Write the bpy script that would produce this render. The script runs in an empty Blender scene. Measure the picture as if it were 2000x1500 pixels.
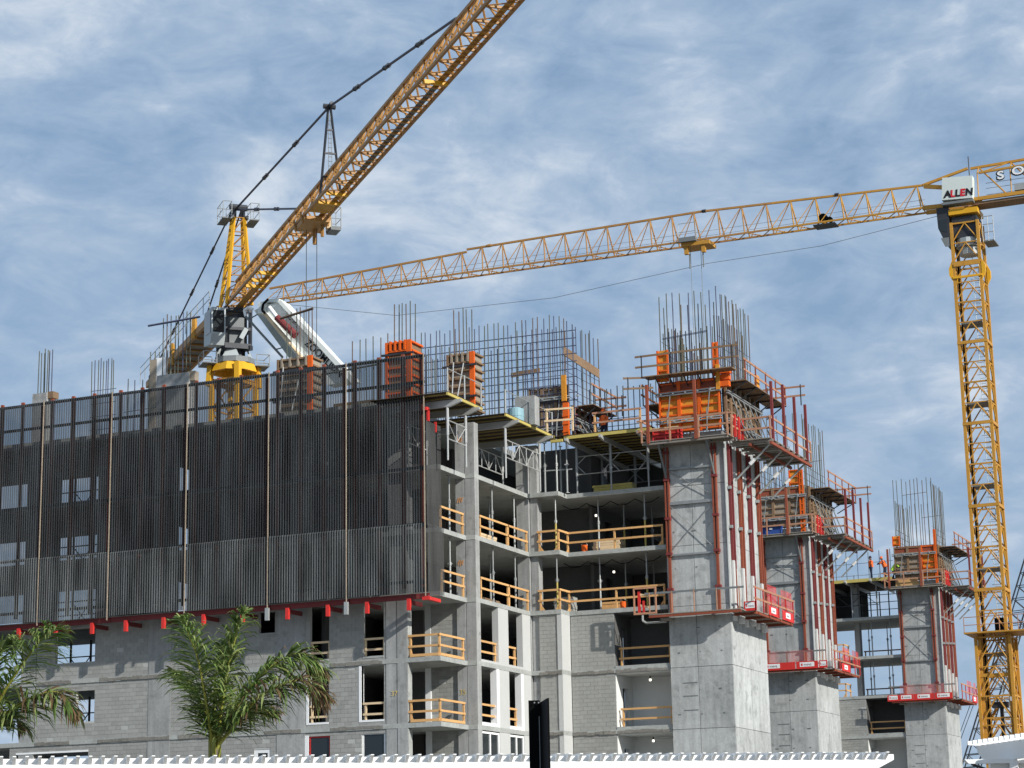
import bpy, bmesh, math, random
from mathutils import Vector, Matrix
random.seed(7)
R = math.radians
S = bpy.context.scene
COL = S.collection

# ------------------------------------------------------------------ camera, sky, sun, exposure
F_PX = 4144.0                      # focal length in pixels of a 2000 px wide picture
CAM = Vector((0.0, 0.0, 1.7))
RV = Vector((0.91480859, 0.40346041, -0.01857285))
UV = Vector((0.10800489, -0.20006261, 0.97381204))
FV = Vector((-0.38917887, 0.89285758, 0.22659469))
cd = bpy.data.cameras.new('camera'); cam = bpy.data.objects.new('camera', cd); COL.objects.link(cam)
cd.sensor_fit = 'HORIZONTAL'; cd.sensor_width = 36.0; cd.lens = 36.0 * F_PX / 2000.0
cd.clip_start = 0.5; cd.clip_end = 5000
m = Matrix((RV, UV, -FV)).transposed().to_4x4(); m.translation = CAM
cam.matrix_world = m
S.camera = cam

SUN_TRAVEL = Vector((-1.0, 0.40, -0.56)).normalized()
to_sun = -SUN_TRAVEL
SUN_EL = math.asin(to_sun.z)
SUN_ROT = math.atan2(to_sun.x, to_sun.y)
sd = bpy.data.lights.new('sun', 'SUN'); sun = bpy.data.objects.new('sun', sd); COL.objects.link(sun)
sd.energy = 5.0; sd.angle = R(0.55); sd.color = (1.0, 0.955, 0.88)
sun.rotation_euler = SUN_TRAVEL.to_track_quat('-Z', 'Y').to_euler()

W = bpy.data.worlds.new('World'); S.world = W; W.use_nodes = True
nt = W.node_tree; nt.nodes.clear()
def N(t, nt=nt, **k):
    n = nt.nodes.new(t)
    for a, b in k.items(): setattr(n, a, b)
    return n
wo = N('ShaderNodeOutputWorld'); mixs = N('ShaderNodeMixShader')
sky = N('ShaderNodeTexSky', sky_type='NISHITA'); sky.sun_disc = False
sky.sun_elevation = SUN_EL; sky.sun_rotation = SUN_ROT; sky.air_density = 1.0; sky.dust_density = 0.6; sky.ozone_density = 1.6
b1 = N('ShaderNodeBackground'); b1.inputs[1].default_value = 0.125
nt.links.new(sky.outputs[0], b1.inputs[0])
tc = N('ShaderNodeTexCoord')
def cloudnoise(scale, det, rough, dist, loc):
    mp = N('ShaderNodeMapping'); mp.inputs['Scale'].default_value = scale; mp.inputs['Location'].default_value = loc
    mp.inputs['Rotation'].default_value = (0, 0, R(24))
    nt.links.new(tc.outputs['Generated'], mp.inputs[0])
    nz = N('ShaderNodeTexNoise'); nz.inputs['Scale'].default_value = 1.0; nz.inputs['Detail'].default_value = det
    nz.inputs['Roughness'].default_value = rough; nz.inputs['Distortion'].default_value = dist
    nt.links.new(mp.outputs[0], nz.inputs['Vector'])
    return nz.outputs[0]
n1 = cloudnoise((12, 12, 27), 8, 0.6, 0.45, (3.1, 1.7, 0.4))
n2 = cloudnoise((30, 30, 60), 8, 0.58, 0.6, (7.3, 2.2, 5.0))
n3 = cloudnoise((4.5, 4.5, 13), 4, 0.5, 0.1, (0.3, 5.2, 1.5))
def mth(op, a, b=None, clamp=False):
    n = N('ShaderNodeMath', operation=op, use_clamp=clamp)
    for i, v in enumerate((a, b)):
        if v is None: continue
        if isinstance(v, (int, float)): n.inputs[i].default_value = v
        else: nt.links.new(v, n.inputs[i])
    return n.outputs[0]
cl = mth('ADD', mth('ADD', mth('MULTIPLY', n1, 0.50), mth('MULTIPLY', n2, 0.27)), mth('MULTIPLY', n3, 0.23))
def ramp(v, stops):
    r = N('ShaderNodeValToRGB'); e = r.color_ramp.elements
    while len(e) < len(stops): e.new(0.5)
    for q, (p, c) in zip(e, stops): q.position = p; q.color = (*c, 1)
    nt.links.new(v, r.inputs[0]); return r.outputs[0]
mask = ramp(cl, [(0.36, (0.68,)*3), (0.46, (0.9,)*3), (0.56, (0.98,)*3)])
ccol = ramp(cl, [(0.38, (0.255, 0.38, 0.56)), (0.46, (0.325, 0.45, 0.625)), (0.54, (0.42, 0.535, 0.69)), (0.66, (0.69, 0.76, 0.85))])
b2 = N('ShaderNodeBackground'); b2.inputs[1].default_value = 1.0
nt.links.new(ccol, b2.inputs[0]); nt.links.new(mask, mixs.inputs[0])
nt.links.new(b1.outputs[0], mixs.inputs[1]); nt.links.new(b2.outputs[0], mixs.inputs[2]); nt.links.new(mixs.outputs[0], wo.inputs[0])

S.view_settings.view_transform = 'Standard'; S.view_settings.look = 'None'
S.view_settings.exposure = 0.0; S.view_settings.gamma = 1.0; S.view_settings.use_curve_mapping = False
S.render.engine = 'CYCLES'
S.cycles.max_bounces = 6; S.cycles.transparent_max_bounces = 24; S.cycles.diffuse_bounces = 3

# ------------------------------------------------------------------ measuring helpers (a surveyed point on a known plane)
def ray(px, py): return RV * ((px-1000)/F_PX) - UV * ((py-750)/F_PX) + FV
def atY(px, py, Y): d = ray(px, py); return CAM + d*(Y/d.y)
def atX(px, py, X): d = ray(px, py); return CAM + d*(X/d.x)
def atD(px, py, D): d = ray(px, py); return CAM + d*D
def atZ(px, py, Z): d = ray(px, py); return CAM + d*((Z-CAM.z)/d.z)

# ------------------------------------------------------------------ materials
M = {}
def mat(name, col, rough=0.8, metal=0.0, var=0.12, scale=3.0, streak=0.0, bump=0.0, spots=0.0, island=0.0, dark=None, spec=0.3, fine=None):
    mt = bpy.data.materials.new(name); mt.use_nodes = True
    t = mt.node_tree; bs = t.nodes['Principled BSDF']
    bs.inputs['Roughness'].default_value = rough; bs.inputs['Metallic'].default_value = metal
    bs.inputs['Specular IOR Level'].default_value = spec
    L = t.links
    geo = N('ShaderNodeNewGeometry', t)
    def noise(sc, det=4, vec=None):
        n = N('ShaderNodeTexNoise', t); n.inputs['Scale'].default_value = sc; n.inputs['Detail'].default_value = det; n.inputs['Roughness'].default_value = 0.6
        L.new(vec if vec else geo.outputs['Position'], n.inputs['Vector']); return n.outputs[0]
    def mm(op, a, b):
        n = N('ShaderNodeMath', t, operation=op)
        for i, v in enumerate((a, b)):
            if isinstance(v, (int, float)): n.inputs[i].default_value = v
            else: L.new(v, n.inputs[i])
        return n.outputs[0]
    fac = mm('ADD', 1.0, mm('MULTIPLY', mm('SUBTRACT', noise(scale*0.25), 0.5), var*3.0))
    fac = mm('ADD', fac, mm('MULTIPLY', mm('SUBTRACT', noise(scale*2.0, 5), 0.5), var*1.5))
    if fine: fac = mm('ADD', fac, mm('MULTIPLY', mm('SUBTRACT', noise(fine, 3), 0.5), var*2.2))
    if streak:
        mp = N('ShaderNodeMapping', t); mp.inputs['Scale'].default_value = (2.6, 2.6, 0.22); L.new(geo.outputs['Position'], mp.inputs[0])
        fac = mm('ADD', fac, mm('MULTIPLY', mm('SUBTRACT', noise(1.6, 5, mp.outputs[0]), 0.5), streak*3.0))
    if island:
        fac = mm('ADD', fac, mm('MULTIPLY', mm('SUBTRACT', geo.outputs['Random Per Island'], 0.5), island*2))
        oi = N('ShaderNodeObjectInfo', t)
        fac = mm('ADD', fac, mm('MULTIPLY', mm('SUBTRACT', oi.outputs['Random'], 0.5), island*1.0))
    mx = N('ShaderNodeVectorMath', t, operation='SCALE'); mx.inputs[0].default_value = col
    L.new(fac, mx.inputs['Scale']); out = mx.outputs[0]
    if spots:
        r = N('ShaderNodeMapRange', t); r.inputs['From Min'].default_value = 0.55; r.inputs['From Max'].default_value = 0.72
        L.new(noise(scale*0.9, 6), r.inputs['Value'])
        mc = N('ShaderNodeMix', t, data_type='RGBA'); L.new(mm('MULTIPLY', r.outputs[0], spots), mc.inputs['Factor'])
        L.new(out, mc.inputs['A']); mc.inputs['B'].default_value = (*(dark or (col[0]*0.4, col[1]*0.4, col[2]*0.4)), 1); out = mc.outputs['Result']
    L.new(out, bs.inputs['Base Color'])
    if bump:
        bp = N('ShaderNodeBump', t); bp.inputs['Strength'].default_value = 0.6; bp.inputs['Distance'].default_value = bump
        L.new(noise(scale*4, 6), bp.inputs['Height']); L.new(bp.outputs[0], bs.inputs['Normal'])
    M[name] = mt; return mt
mat('concrete', (0.32, 0.325, 0.32), 0.9, var=0.17, scale=2.2, streak=0.28, bump=0.012, spots=0.65, dark=(0.17, 0.17, 0.155), fine=14)
mat('concrete_tower', (0.385, 0.40, 0.395), 0.9, var=0.22, scale=1.8, streak=0.26, bump=0.014, spots=0.75, dark=(0.20, 0.21, 0.205), island=0.16, fine=12)
mat('concrete_edge', (0.36, 0.375, 0.36), 0.9, var=0.22, scale=3.0, spots=0.5, dark=(0.2, 0.205, 0.17), fine=9)
mat('concrete_rough', (0.21, 0.20, 0.18), 0.95, var=0.3, scale=3.0, bump=0.02, fine=9)
mat('block', (0.315, 0.318, 0.30), 0.95, var=0.06, scale=2.0, island=0.10, bump=0.006, streak=0.06)
mat('mortar', (0.42, 0.425, 0.405), 0.95, var=0.12, scale=3.0)
mat('white_wall', (0.72, 0.73, 0.71), 0.8, var=0.03, scale=2)
mat('white_paint', (0.82, 0.83, 0.83), 0.55, var=0.02, scale=2)
mat('board_name', (0.62, 0.68, 0.65), 0.6, var=0.05, scale=3)
mat('board_white', (0.53, 0.53, 0.52), 0.8, var=0.08, scale=3)
mat('pier_paint', (0.50, 0.51, 0.50), 0.85, var=0.06, scale=3)
mat('steel', (0.33, 0.34, 0.34), 0.5, 0.5, var=0.2, scale=4)
mat('galv', (0.38, 0.40, 0.395), 0.5, 0.35, var=0.15, scale=4)
mat('alu', (0.50, 0.51, 0.50), 0.45, 0.4, var=0.12, scale=3)
mat('dark_steel', (0.045, 0.048, 0.055), 0.5, 0.3, var=0.3, scale=4)
mat('pendant', (0.055, 0.058, 0.085), 0.5, 0.2, var=0.2, scale=4)
mat('black', (0.003, 0.003, 0.0035), 0.6, var=0.1, scale=3, spec=0.05)
mat('yellow', (0.50, 0.255, 0.04), 0.5, var=0.14, scale=2.0, spots=0.35, dark=(0.30, 0.15, 0.03), fine=7)
mat('yellow_bright', (0.72, 0.38, 0.02), 0.45, var=0.08, scale=2.0)
mat('jib_orange', (0.40, 0.205, 0.06), 0.5, var=0.16, scale=2.0, spots=0.4, dark=(0.22, 0.11, 0.04), fine=7)
mat('red', (0.48, 0.03, 0.03), 0.6, var=0.18, scale=3, spots=0.4, dark=(0.25,0.05,0.045))
mat('bright_red', (0.60, 0.035, 0.03), 0.6, var=0.15, scale=3, spots=0.4, dark=(0.34,0.05,0.04))
mat('rust_red', (0.25, 0.065, 0.035), 0.75, var=0.2, scale=4, spots=0.4, dark=(0.14, 0.045, 0.03))
mat('dark_red', (0.18, 0.035, 0.035), 0.7, var=0.2, scale=4)
mat('orange', (0.72, 0.12, 0.012), 0.55, var=0.12, scale=4, spots=0.35, dark=(0.35, 0.09, 0.02))
mat('form_yellow', (0.64, 0.27, 0.03), 0.6, var=0.18, scale=3, spots=0.7, dark=(0.38, 0.14, 0.02))
mat('form_brown', (0.23, 0.15, 0.09), 0.8, var=0.25, scale=3, spots=0.35)
mat('form_grey', (0.31, 0.26, 0.20), 0.8, var=0.25, scale=3, spots=0.4)
mat('plank', (0.24, 0.215, 0.185), 0.85, var=0.2, scale=3, island=0.15, fine=10)
mat('lumber', (0.62, 0.36, 0.15), 0.75, var=0.12, scale=4, island=0.14)
mat('lumber_pale', (0.68, 0.52, 0.33), 0.8, var=0.12, scale=4, island=0.1)
mat('lumber_red', (0.40, 0.21, 0.13), 0.8, var=0.18, scale=4, island=0.15)
mat('deck_yellow', (0.50, 0.41, 0.12), 0.6, var=0.15, scale=3, island=0.1)
mat('joist_ochre', (0.33, 0.25, 0.09), 0.7, var=0.2, scale=3, island=0.15)
mat('plywood', (0.05, 0.036, 0.026), 0.85, var=0.2, scale=2)
mat('rebar_green', (0.105, 0.115, 0.095), 0.8, var=0.3, scale=4)
mat('rebar_blue', (0.085, 0.097, 0.15), 0.8, var=0.3, scale=4)
mat('rebar_brown', (0.13, 0.09, 0.065), 0.85, var=0.3, scale=4)
mat('cab_grey', (0.42, 0.46, 0.47), 0.5, var=0.08, scale=3)
mat('mid_grey', (0.17, 0.185, 0.19), 0.6, var=0.15, scale=3)
mat('pump_white', (0.70, 0.73, 0.70), 0.5, var=0.08, scale=2, spots=0.15, dark=(0.4, 0.42, 0.36))
mat('pump_grey', (0.36, 0.39, 0.37), 0.5, var=0.1, scale=2)
mat('blue', (0.03, 0.08, 0.3), 0.6, var=0.15, scale=4)
mat('drum_blue', (0.25, 0.42, 0.48), 0.4, var=0.1, scale=4)
mat('cardboard', (0.45, 0.28, 0.12), 0.9, var=0.08, scale=3)
mat('ground', (0.20, 0.185, 0.155), 0.95, var=0.2, scale=0.5, fine=4)
mat('leaf', (0.13, 0.205, 0.05), 0.5, var=0.25, scale=3, island=0.35)
mat('leaf_pale', (0.26, 0.31, 0.105), 0.5, var=0.2, scale=3, island=0.3)
mat('leaf_dry', (0.16, 0.10, 0.055), 0.8, var=0.25, scale=3, island=0.3)
mat('rachis', (0.24, 0.24, 0.04), 0.5, var=0.15, scale=4)
mat('trunk', (0.16, 0.13, 0.10), 0.95, var=0.25, scale=6, bump=0.02)
mat('hivis_orange', (0.85, 0.16, 0.03), 0.8, var=0.06)
mat('hivis_lime', (0.45, 0.75, 0.08), 0.8, var=0.06)
mat('cloth_navy', (0.02, 0.025, 0.05), 0.9, var=0.1)
mat('skin', (0.32, 0.17, 0.10), 0.6, var=0.05)
mat('ink_black', (0.01, 0.01, 0.012), 0.6)
mat('ink_red', (0.6, 0.015, 0.03), 0.6)
mat('spray_orange', (0.62, 0.30, 0.12), 0.9)
mat('spray_yellow', (0.6, 0.45, 0.15), 0.9)
mat('interior', (0.11, 0.11, 0.108), 0.9, var=0.15, scale=2)  # darker than bare concrete: shade of the rooms put into the colour
# window glass: dark, glossy
g = bpy.data.materials.new('glass'); g.use_nodes = True; p = g.node_tree.nodes['Principled BSDF']
p.inputs['Base Color'].default_value = (0.02, 0.026, 0.03, 1); p.inputs['Roughness'].default_value = 0.12; p.inputs['Specular IOR Level'].default_value = 0.5; M['glass'] = g
def mesh_mat(name, col, open_, stripe=None):
    """perforated sheet or netting: holes too fine to see singly let a share of the light through"""
    mt = bpy.data.materials.new(name); mt.use_nodes = True; t = mt.node_tree; bs = t.nodes['Principled BSDF']
    bs.inputs['Roughness'].default_value = 0.7
    geo = N('ShaderNodeNewGeometry', t); nz = N('ShaderNodeTexNoise', t); nz.inputs['Scale'].default_value = 0.7; nz.inputs['Detail'].default_value = 5
    mp = N('ShaderNodeMapping', t); mp.inputs['Scale'].default_value = (2.2, 2.2, 0.35)
    t.links.new(geo.outputs['Position'], mp.inputs[0]); t.links.new(mp.outputs[0], nz.inputs['Vector'])
    r = N('ShaderNodeMapRange', t); r.inputs['From Min'].default_value = 0.3; r.inputs['From Max'].default_value = 0.72; r.inputs['To Min'].default_value = 0.4; r.inputs['To Max'].default_value = 2.3
    t.links.new(nz.outputs[0], r.inputs['Value'])
    sc = N('ShaderNodeVectorMath', t, operation='SCALE'); sc.inputs[0].default_value = col; t.links.new(r.outputs[0], sc.inputs['Scale'])
    t.links.new(sc.outputs[0], bs.inputs['Base Color'])
    bs.inputs['Alpha'].default_value = 1 - open_
    M[name] = mt
mesh_mat('screen_mesh', (0.010, 0.011, 0.012), 0.55)
mesh_mat('screen_rib', (0.023, 0.026, 0.029), 0.2)  # ribs paler than the pans, here and below: sunlit stripes in the colour
mesh_mat('screen_mesh_pale', (0.028, 0.030, 0.03), 0.4)
mesh_mat('screen_rib_pale', (0.062, 0.068, 0.07), 0.16)
mesh_mat('net_red', (0.45, 0.04, 0.04), 0.68)
mesh_mat('net_pale', (0.5, 0.12, 0.11), 0.82)
for q in ('leaf', 'leaf_pale', 'leaf_dry'):             # thin blades let some light through
    t = M[q].node_tree; bs = t.nodes['Principled BSDF']; tr_ = N('ShaderNodeBsdfTranslucent', t); mx_ = N('ShaderNodeMixShader', t); mx_.inputs[0].default_value = 0.35
    src = bs.inputs['Base Color'].links[0].from_socket; t.links.new(src, tr_.inputs['Color'])
    t.links.new(bs.outputs[0], mx_.inputs[1]); t.links.new(tr_.outputs[0], mx_.inputs[2]); t.links.new(mx_.outputs[0], t.nodes['Material Output'].inputs[0])
lamp = bpy.data.materials.new('lamp_on'); lamp.use_nodes = True
lamp.node_tree.nodes['Principled BSDF'].inputs['Emission Color'].default_value = (1, 0.93, 0.75, 1)
lamp.node_tree.nodes['Principled BSDF'].inputs['Emission Strength'].default_value = 3; M['lamp_on'] = lamp

# ------------------------------------------------------------------ mesh helpers
ORG = {}
class MB:
    def __init__(s): s.v = []; s.f = []; s.m = []; s.cur = 0
    def add(s, vs, fs):
        o = len(s.v); s.v += [Vector(v) for v in vs]
        for f in fs: s.f.append([i+o for i in f]); s.m.append(s.cur)
    def box(s, x0, x1, y0, y1, z0, z1):
        if x0 > x1: x0, x1 = x1, x0
        if y0 > y1: y0, y1 = y1, y0
        if z0 > z1: z0, z1 = z1, z0
        s.add([(x0,y0,z0),(x1,y0,z0),(x1,y1,z0),(x0,y1,z0),(x0,y0,z1),(x1,y0,z1),(x1,y1,z1),(x0,y1,z1)],
              [(0,3,2,1),(4,5,6,7),(0,1,5,4),(1,2,6,5),(2,3,7,6),(3,0,4,7)])
        return s
    def bar(s, p, q, w, h=None, up=(0,0,1)):
        p = Vector(p); q = Vector(q); d = (q-p).normalized(); h = h or w
        u = Vector(up)
        if abs(d.dot(u)) > 0.95: u = Vector((0,1,0)) if abs(d.y) < 0.9 else Vector((1,0,0))
        a = d.cross(u).normalized()*w/2; b = a.cross(d).normalized()*h/2
        s.add([p-a-b,p+a-b,p+a+b,p-a+b,q-a-b,q+a-b,q+a+b,q-a+b],
              [(0,3,2,1),(4,5,6,7),(0,1,5,4),(1,2,6,5),(2,3,7,6),(3,0,4,7)])
        return s
    def tube(s, p, q, r0, r1=None, n=6):
        p = Vector(p); q = Vector(q); d = (q-p).normalized(); r1 = r0 if r1 is None else r1
        u = Vector((0,0,1)) if abs(d.z) < 0.9 else Vector((1,0,0))
        a = d.cross(u).normalized(); b = a.cross(d)
        vs = []
        for c, r in ((p,r0),(q,r1)):
            for i in range(n):
                t = 2*math.pi*i/n; vs.append(c + a*math.cos(t)*r + b*math.sin(t)*r)
        fs = [(i,(i+1)%n,n+(i+1)%n,n+i) for i in range(n)] + [tuple(range(n-1,-1,-1)), tuple(range(n,2*n))]
        s.add(vs, fs); return s
    def poly(s, pts, off):
        """extrude polygon pts (3D) along vector off"""
        n = len(pts); off = Vector(off); P = [Vector(p) for p in pts]
        s.add(P + [p+off for p in P], [tuple(range(n-1,-1,-1)), tuple(range(n,2*n))] + [(i,(i+1)%n,n+(i+1)%n,n+i) for i in range(n)])
        return s
    def path(s, pts, r, n=5):
        for a, b in zip(pts, pts[1:]): s.tube(a, b, r, n=n)
        return s
    def build(s, name, mt, parent=None, origin=None, smooth=False, kind=None):
        org = Vector(origin) if origin is not None else (ORG.get(parent) or Vector((0,0,0)))
        me = bpy.data.meshes.new(name); me.from_pydata([v-org for v in s.v], [], s.f)
        mts = mt if isinstance(mt, (list, tuple)) else [mt]
        for q in mts: me.materials.append(M[q])
        if len(mts) > 1: me.polygons.foreach_set('material_index', s.m)
        if smooth: me.polygons.foreach_set('use_smooth', [True]*len(s.f))
        bm = bmesh.new(); bm.from_mesh(me); bmesh.ops.recalc_face_normals(bm, faces=bm.faces); bm.to_mesh(me); bm.free()
        o = bpy.data.objects.new(name, me); COL.objects.link(o)
        if parent: o.parent = parent; ORG[o] = org
        else: o.location = org; ORG[o] = org
        if kind: o['kind'] = kind
        return o
def tag(o, label=None, cat=None, group=None, kind=None):
    if label: o['label'] = label
    if cat: o['category'] = cat
    if group: o['group'] = group
    if kind: o['kind'] = kind
    return o
def thing(name, label, cat, loc=(0,0,0), group=None):
    o = bpy.data.objects.new(name, None); COL.objects.link(o); o.location = loc; o.empty_display_size = 0.3
    ORG[o] = Vector(loc)
    return tag(o, label, cat, group)
def box1(name, mt, parent, *b):
    return MB().box(*b).build(name, mt, parent)
def link_copy(o, parent, loc, scale=None, rot=None):
    """a further piece sharing the mesh of o; loc is relative to the parent's thing"""
    c = o.copy(); COL.objects.link(c); c.parent = parent; c.location = loc
    if scale: c.scale = scale
    if rot: c.rotation_euler = rot
    return c
def dup(root, loc, rz=None, label=None, group=None):
    r = root.copy(); COL.objects.link(r); r.location = loc; ORG[r] = Vector(loc)
    if rz is not None: r.rotation_euler = (0,0,rz)
    if label: r['label'] = label
    if group: r['group'] = group
    for ch in list(root.children):
        c = ch.copy(); COL.objects.link(c); c.parent = r
        for g in list(ch.children):
            d = g.copy(); COL.objects.link(d); d.parent = c
    return r
def text_mesh(txt, mt, origin, xdir, ydir, size, name, parent, depth=0.01, shear=0.0, bold=0.0, spacing=1.0, wide=1.0):
    cu = bpy.data.curves.new(name, 'FONT'); cu.body = txt; cu.size = size; cu.extrude = depth; cu.shear = shear; cu.offset = bold; cu.space_character = spacing
    to = bpy.data.objects.new('tmp', cu); COL.objects.link(to)
    bpy.context.view_layer.update()
    me = bpy.data.meshes.new_from_object(to.evaluated_get(bpy.context.evaluated_depsgraph_get()))
    bpy.data.objects.remove(to)
    x = Vector(xdir).normalized(); y = Vector(ydir).normalized(); z = x.cross(y)
    me.transform(Matrix.Diagonal((wide, 1, 1, 1)))
    mtx = Matrix((x, y, z)).transposed().to_4x4(); mtx.translation = Vector(origin) - (ORG.get(parent) or Vector())
    me.transform(mtx); me.materials.clear(); me.materials.append(M[mt])
    o = bpy.data.objects.new(name, me); COL.objects.link(o); o.parent = parent; ORG[o] = ORG.get(parent)
    return o
ORD = ['leftmost','second from the left','third from the left','fourth from the left','fifth from the left','sixth from the left','seventh from the left','eighth from the left','ninth from the left','tenth from the left','eleventh from the left','twelfth from the left']
def unit_mesh(name, mb, mt):
    me = bpy.data.meshes.new(name); me.from_pydata(mb.v, [], mb.f); me.materials.append(M[mt]); 
    bm = bmesh.new(); bm.from_mesh(me); bmesh.ops.recalc_face_normals(bm, faces=bm.faces); bm.to_mesh(me); bm.free()
    return me
def piece(name, me, parent, loc, scale=None, rot=None):
    o = bpy.data.objects.new(name, me); COL.objects.link(o); o.parent = parent
    o.location = Vector(loc) - (ORG.get(parent) or Vector())
    if scale: o.scale = scale
    if rot: o.rotation_euler = rot
    ORG[o] = Vector(loc); return o

# ------------------------------------------------------------------ ground
gm = MB(); gm.add([(-3000,-3000,0),(3000,-3000,0),(3000,3000,0),(-3000,3000,0)], [(0,1,2,3)])
tag(gm.build('ground', 'ground'), kind='structure')

# ------------------------------------------------------------------ levels of the building
FL = [2.75, 5.8, 8.85, 11.9, 14.95, 18.0, 21.05]      # tops of the cast floor slabs
TH = 0.22
TOPZ = 24.1                                             # level of the deck being formed

def cells(x0, x1, z0, z1, ops):
    """rectangles of a wall left over beside its openings"""
    xs = sorted({x0, x1, *[min(max(v, x0), x1) for o in ops for v in o[:2]]})
    out = []
    for a, b in zip(xs, xs[1:]):
        if b-a < 1e-4: continue
        c = (a+b)/2; cut = sorted([(max(o[2], z0), min(o[3], z1)) for o in ops if o[0] < c < o[1]])
        z = z0
        for p, q in cut:
            if p > z+1e-4: out.append((a, b, z, p))
            z = max(z, q)
        if z < z1-1e-4: out.append((a, b, z, z1))
    return out

BLK = MB().box(0, 1, -0.010, 0.03, 0, 1)                # unit block, scaled to its course
block_mesh = unit_mesh('concrete_block', BLK, 'block')
n_blocks = {}
def block_wall(parent, x0, x1, y, z0, z1, ops=(), thick=0.19, face='Y', single=0, seed=1, mt='mortar'):
    """hollow-block wall with recessed joints; face 'Y' looks to -Y at plane y, face 'X' looks to +X at plane y (x0,x1 run along Y)"""
    mb = MB()
    for a, b, p, q in cells(x0, x1, z0, z1, ops):
        if face == 'Y': mb.box(a, b, y, y+thick, p, q)
        else: mb.box(y-thick, y, a, b, p, q)
    w = mb.build('block_wall', mt, parent)
    bl = MB(); rnd = random.Random(seed); k = 0; nsingle = 0
    bw, bh, j = 0.405, 0.2035, 0.011
    z = z0
    while z < z1-0.06:
        h = min(bh, z1-z); x = x0 - (bw/2 if k % 2 else 0)
        while x < x1-0.03:
            a, b = max(x, x0)+j/2, min(x+bw, x1)-j/2; c, d = z+j/2, z+h-j/2
            x += bw
            if b-a < 0.05 or rnd.random() < 0.012: continue
            parts = [(a, b)]
            for o in ops:
                if o[2] < (c+d)/2 < o[3]:
                    nn = []
                    for (p, q) in parts:
                        if o[1] <= p or o[0] >= q: nn.append((p, q))
                        else:
                            if o[0] > p: nn.append((p, o[0]-0.004))
                            if o[1] < q: nn.append((o[1]+0.004, q))
                    parts = nn
            for (p, q) in parts:
                if q-p < 0.05: continue
                pr = rnd.uniform(0.0, 0.006)
                if n_blocks.get(parent.name, 0) < single and face == 'Y':
                    piece('concrete_block', block_mesh, w, (p, y-0.0005-pr, c), (q-p, 1, d-c)); n_blocks[parent.name] = n_blocks.get(parent.name, 0)+1
                elif face == 'Y': bl.box(p, q, y-0.010-pr, y+0.03, c, d)
                else: bl.box(y-0.03, y+0.010+pr, p, q, c, d)
        z += bh; k += 1
    if bl.v: bl.build('concrete_block', 'block', w, kind='stuff')
    return w

rebar_me = {c: unit_mesh('rebar', MB().tube((0,0,0), (0,0,1), 0.029, n=5), c) for c in ('rebar_green', 'rebar_blue', 'rebar_brown')}
def rebar_cage(parent, bars, ties, pal=('rebar_green','rebar_brown','rebar_green','rebar_blue'), tr=0.018, seed=3):
    """bars: (x, y, z0, z1); ties: (p, q)"""
    rnd = random.Random(seed); mb = MB()
    for p, q in ties: mb.tube(p, q, tr, n=4)
    if not ties: mb.tube((bars[0][0], bars[0][1], bars[0][2]+0.2), (bars[-1][0], bars[-1][1], bars[-1][2]+0.2), tr, n=4)
    c = mb.build('rebar_cage', pal[-1], parent)
    for x, y, a, b in bars:
        b2 = b + rnd.uniform(-0.12, 0.12)
        piece('rebar', rebar_me[rnd.choice(pal)], c, (x+rnd.uniform(-.02,.02), y+rnd.uniform(-.02,.02), a), (1, 1, b2-a), (rnd.uniform(-.008,.008), rnd.uniform(-.008,.008), 0))
    return c

def slab(parent, pts, ztop, th=TH, name='floor_slab', mt='concrete_edge'):
    return MB().poly([(x, y, ztop-th) for x, y in pts], (0, 0, th)).build(name, mt, parent)

def tower(parent, x0, x1, y0, y1, ztop, seed=0):
    """cast-in-place lift and stair core: pours one storey high with open formwork joints"""
    mb = MB().box(x0+0.05, x1-0.05, y0+0.05, y1-0.05, 0, ztop-0.02)
    core = mb.build('concrete_core', 'concrete_rough', parent)
    rnd = random.Random(seed); lv = [0] + [z-0.15 for z in FL] + [ztop]
    lv = [0, 2.6, 5.65, 8.7, 11.75, 14.8, 17.85, 20.9, ztop]
    xm = x0 + (x1-x0)*0.45
    for a, b in zip(lv, lv[1:]):
        g = 0.012
        for p, q in ((x0, xm), (xm, x1)):
            o = rnd.uniform(0, 0.015)
            MB().box(p+g, q-(g if q != x1 else 0.0), y0-o, y0+0.06, a+g, b-g).build('wall_panel', 'concrete_tower', core)
        ym = y0 + (y1-y0)*0.5
        for p, q in ((y0+0.075, ym), (ym, y1)):
            o = rnd.uniform(0, 0.012)
            MB().box(x1-0.06, x1+o, p+g, q-g, a+g, b-g).build('wall_panel', 'concrete_tower', core)
        MB().box(x0-0.0, x0+0.06, y0+0.075, y1, a+g, b-g).build('wall_panel', 'concrete_tower', core)
        MB().box(x0+0.07, x1-0.07, y1-0.06, y1, a+g, b-g).build('wall_panel', 'concrete_tower', core)
    # tie-rod holes and short reglets left by the forms
    for z in lv[3:7]:
        for dx in (0.4, 1.5, 2.6):
            for dz in (0.7, 1.9):
                MB().box(x0+dx+rnd.uniform(-.1,.1), x0+dx+0.10+rnd.uniform(-.1,.1), y0-0.022, y0+0.0, z+dz, z+dz+0.06).build('tie_hole', 'mid_grey', core)
    for z in (9.6, 10.3, 10.95): MB().box(x0+0.65, x0+1.4, y0-0.024, y0, z, z+0.045).build('joint_slot', 'mid_grey', core)
    return core

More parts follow.
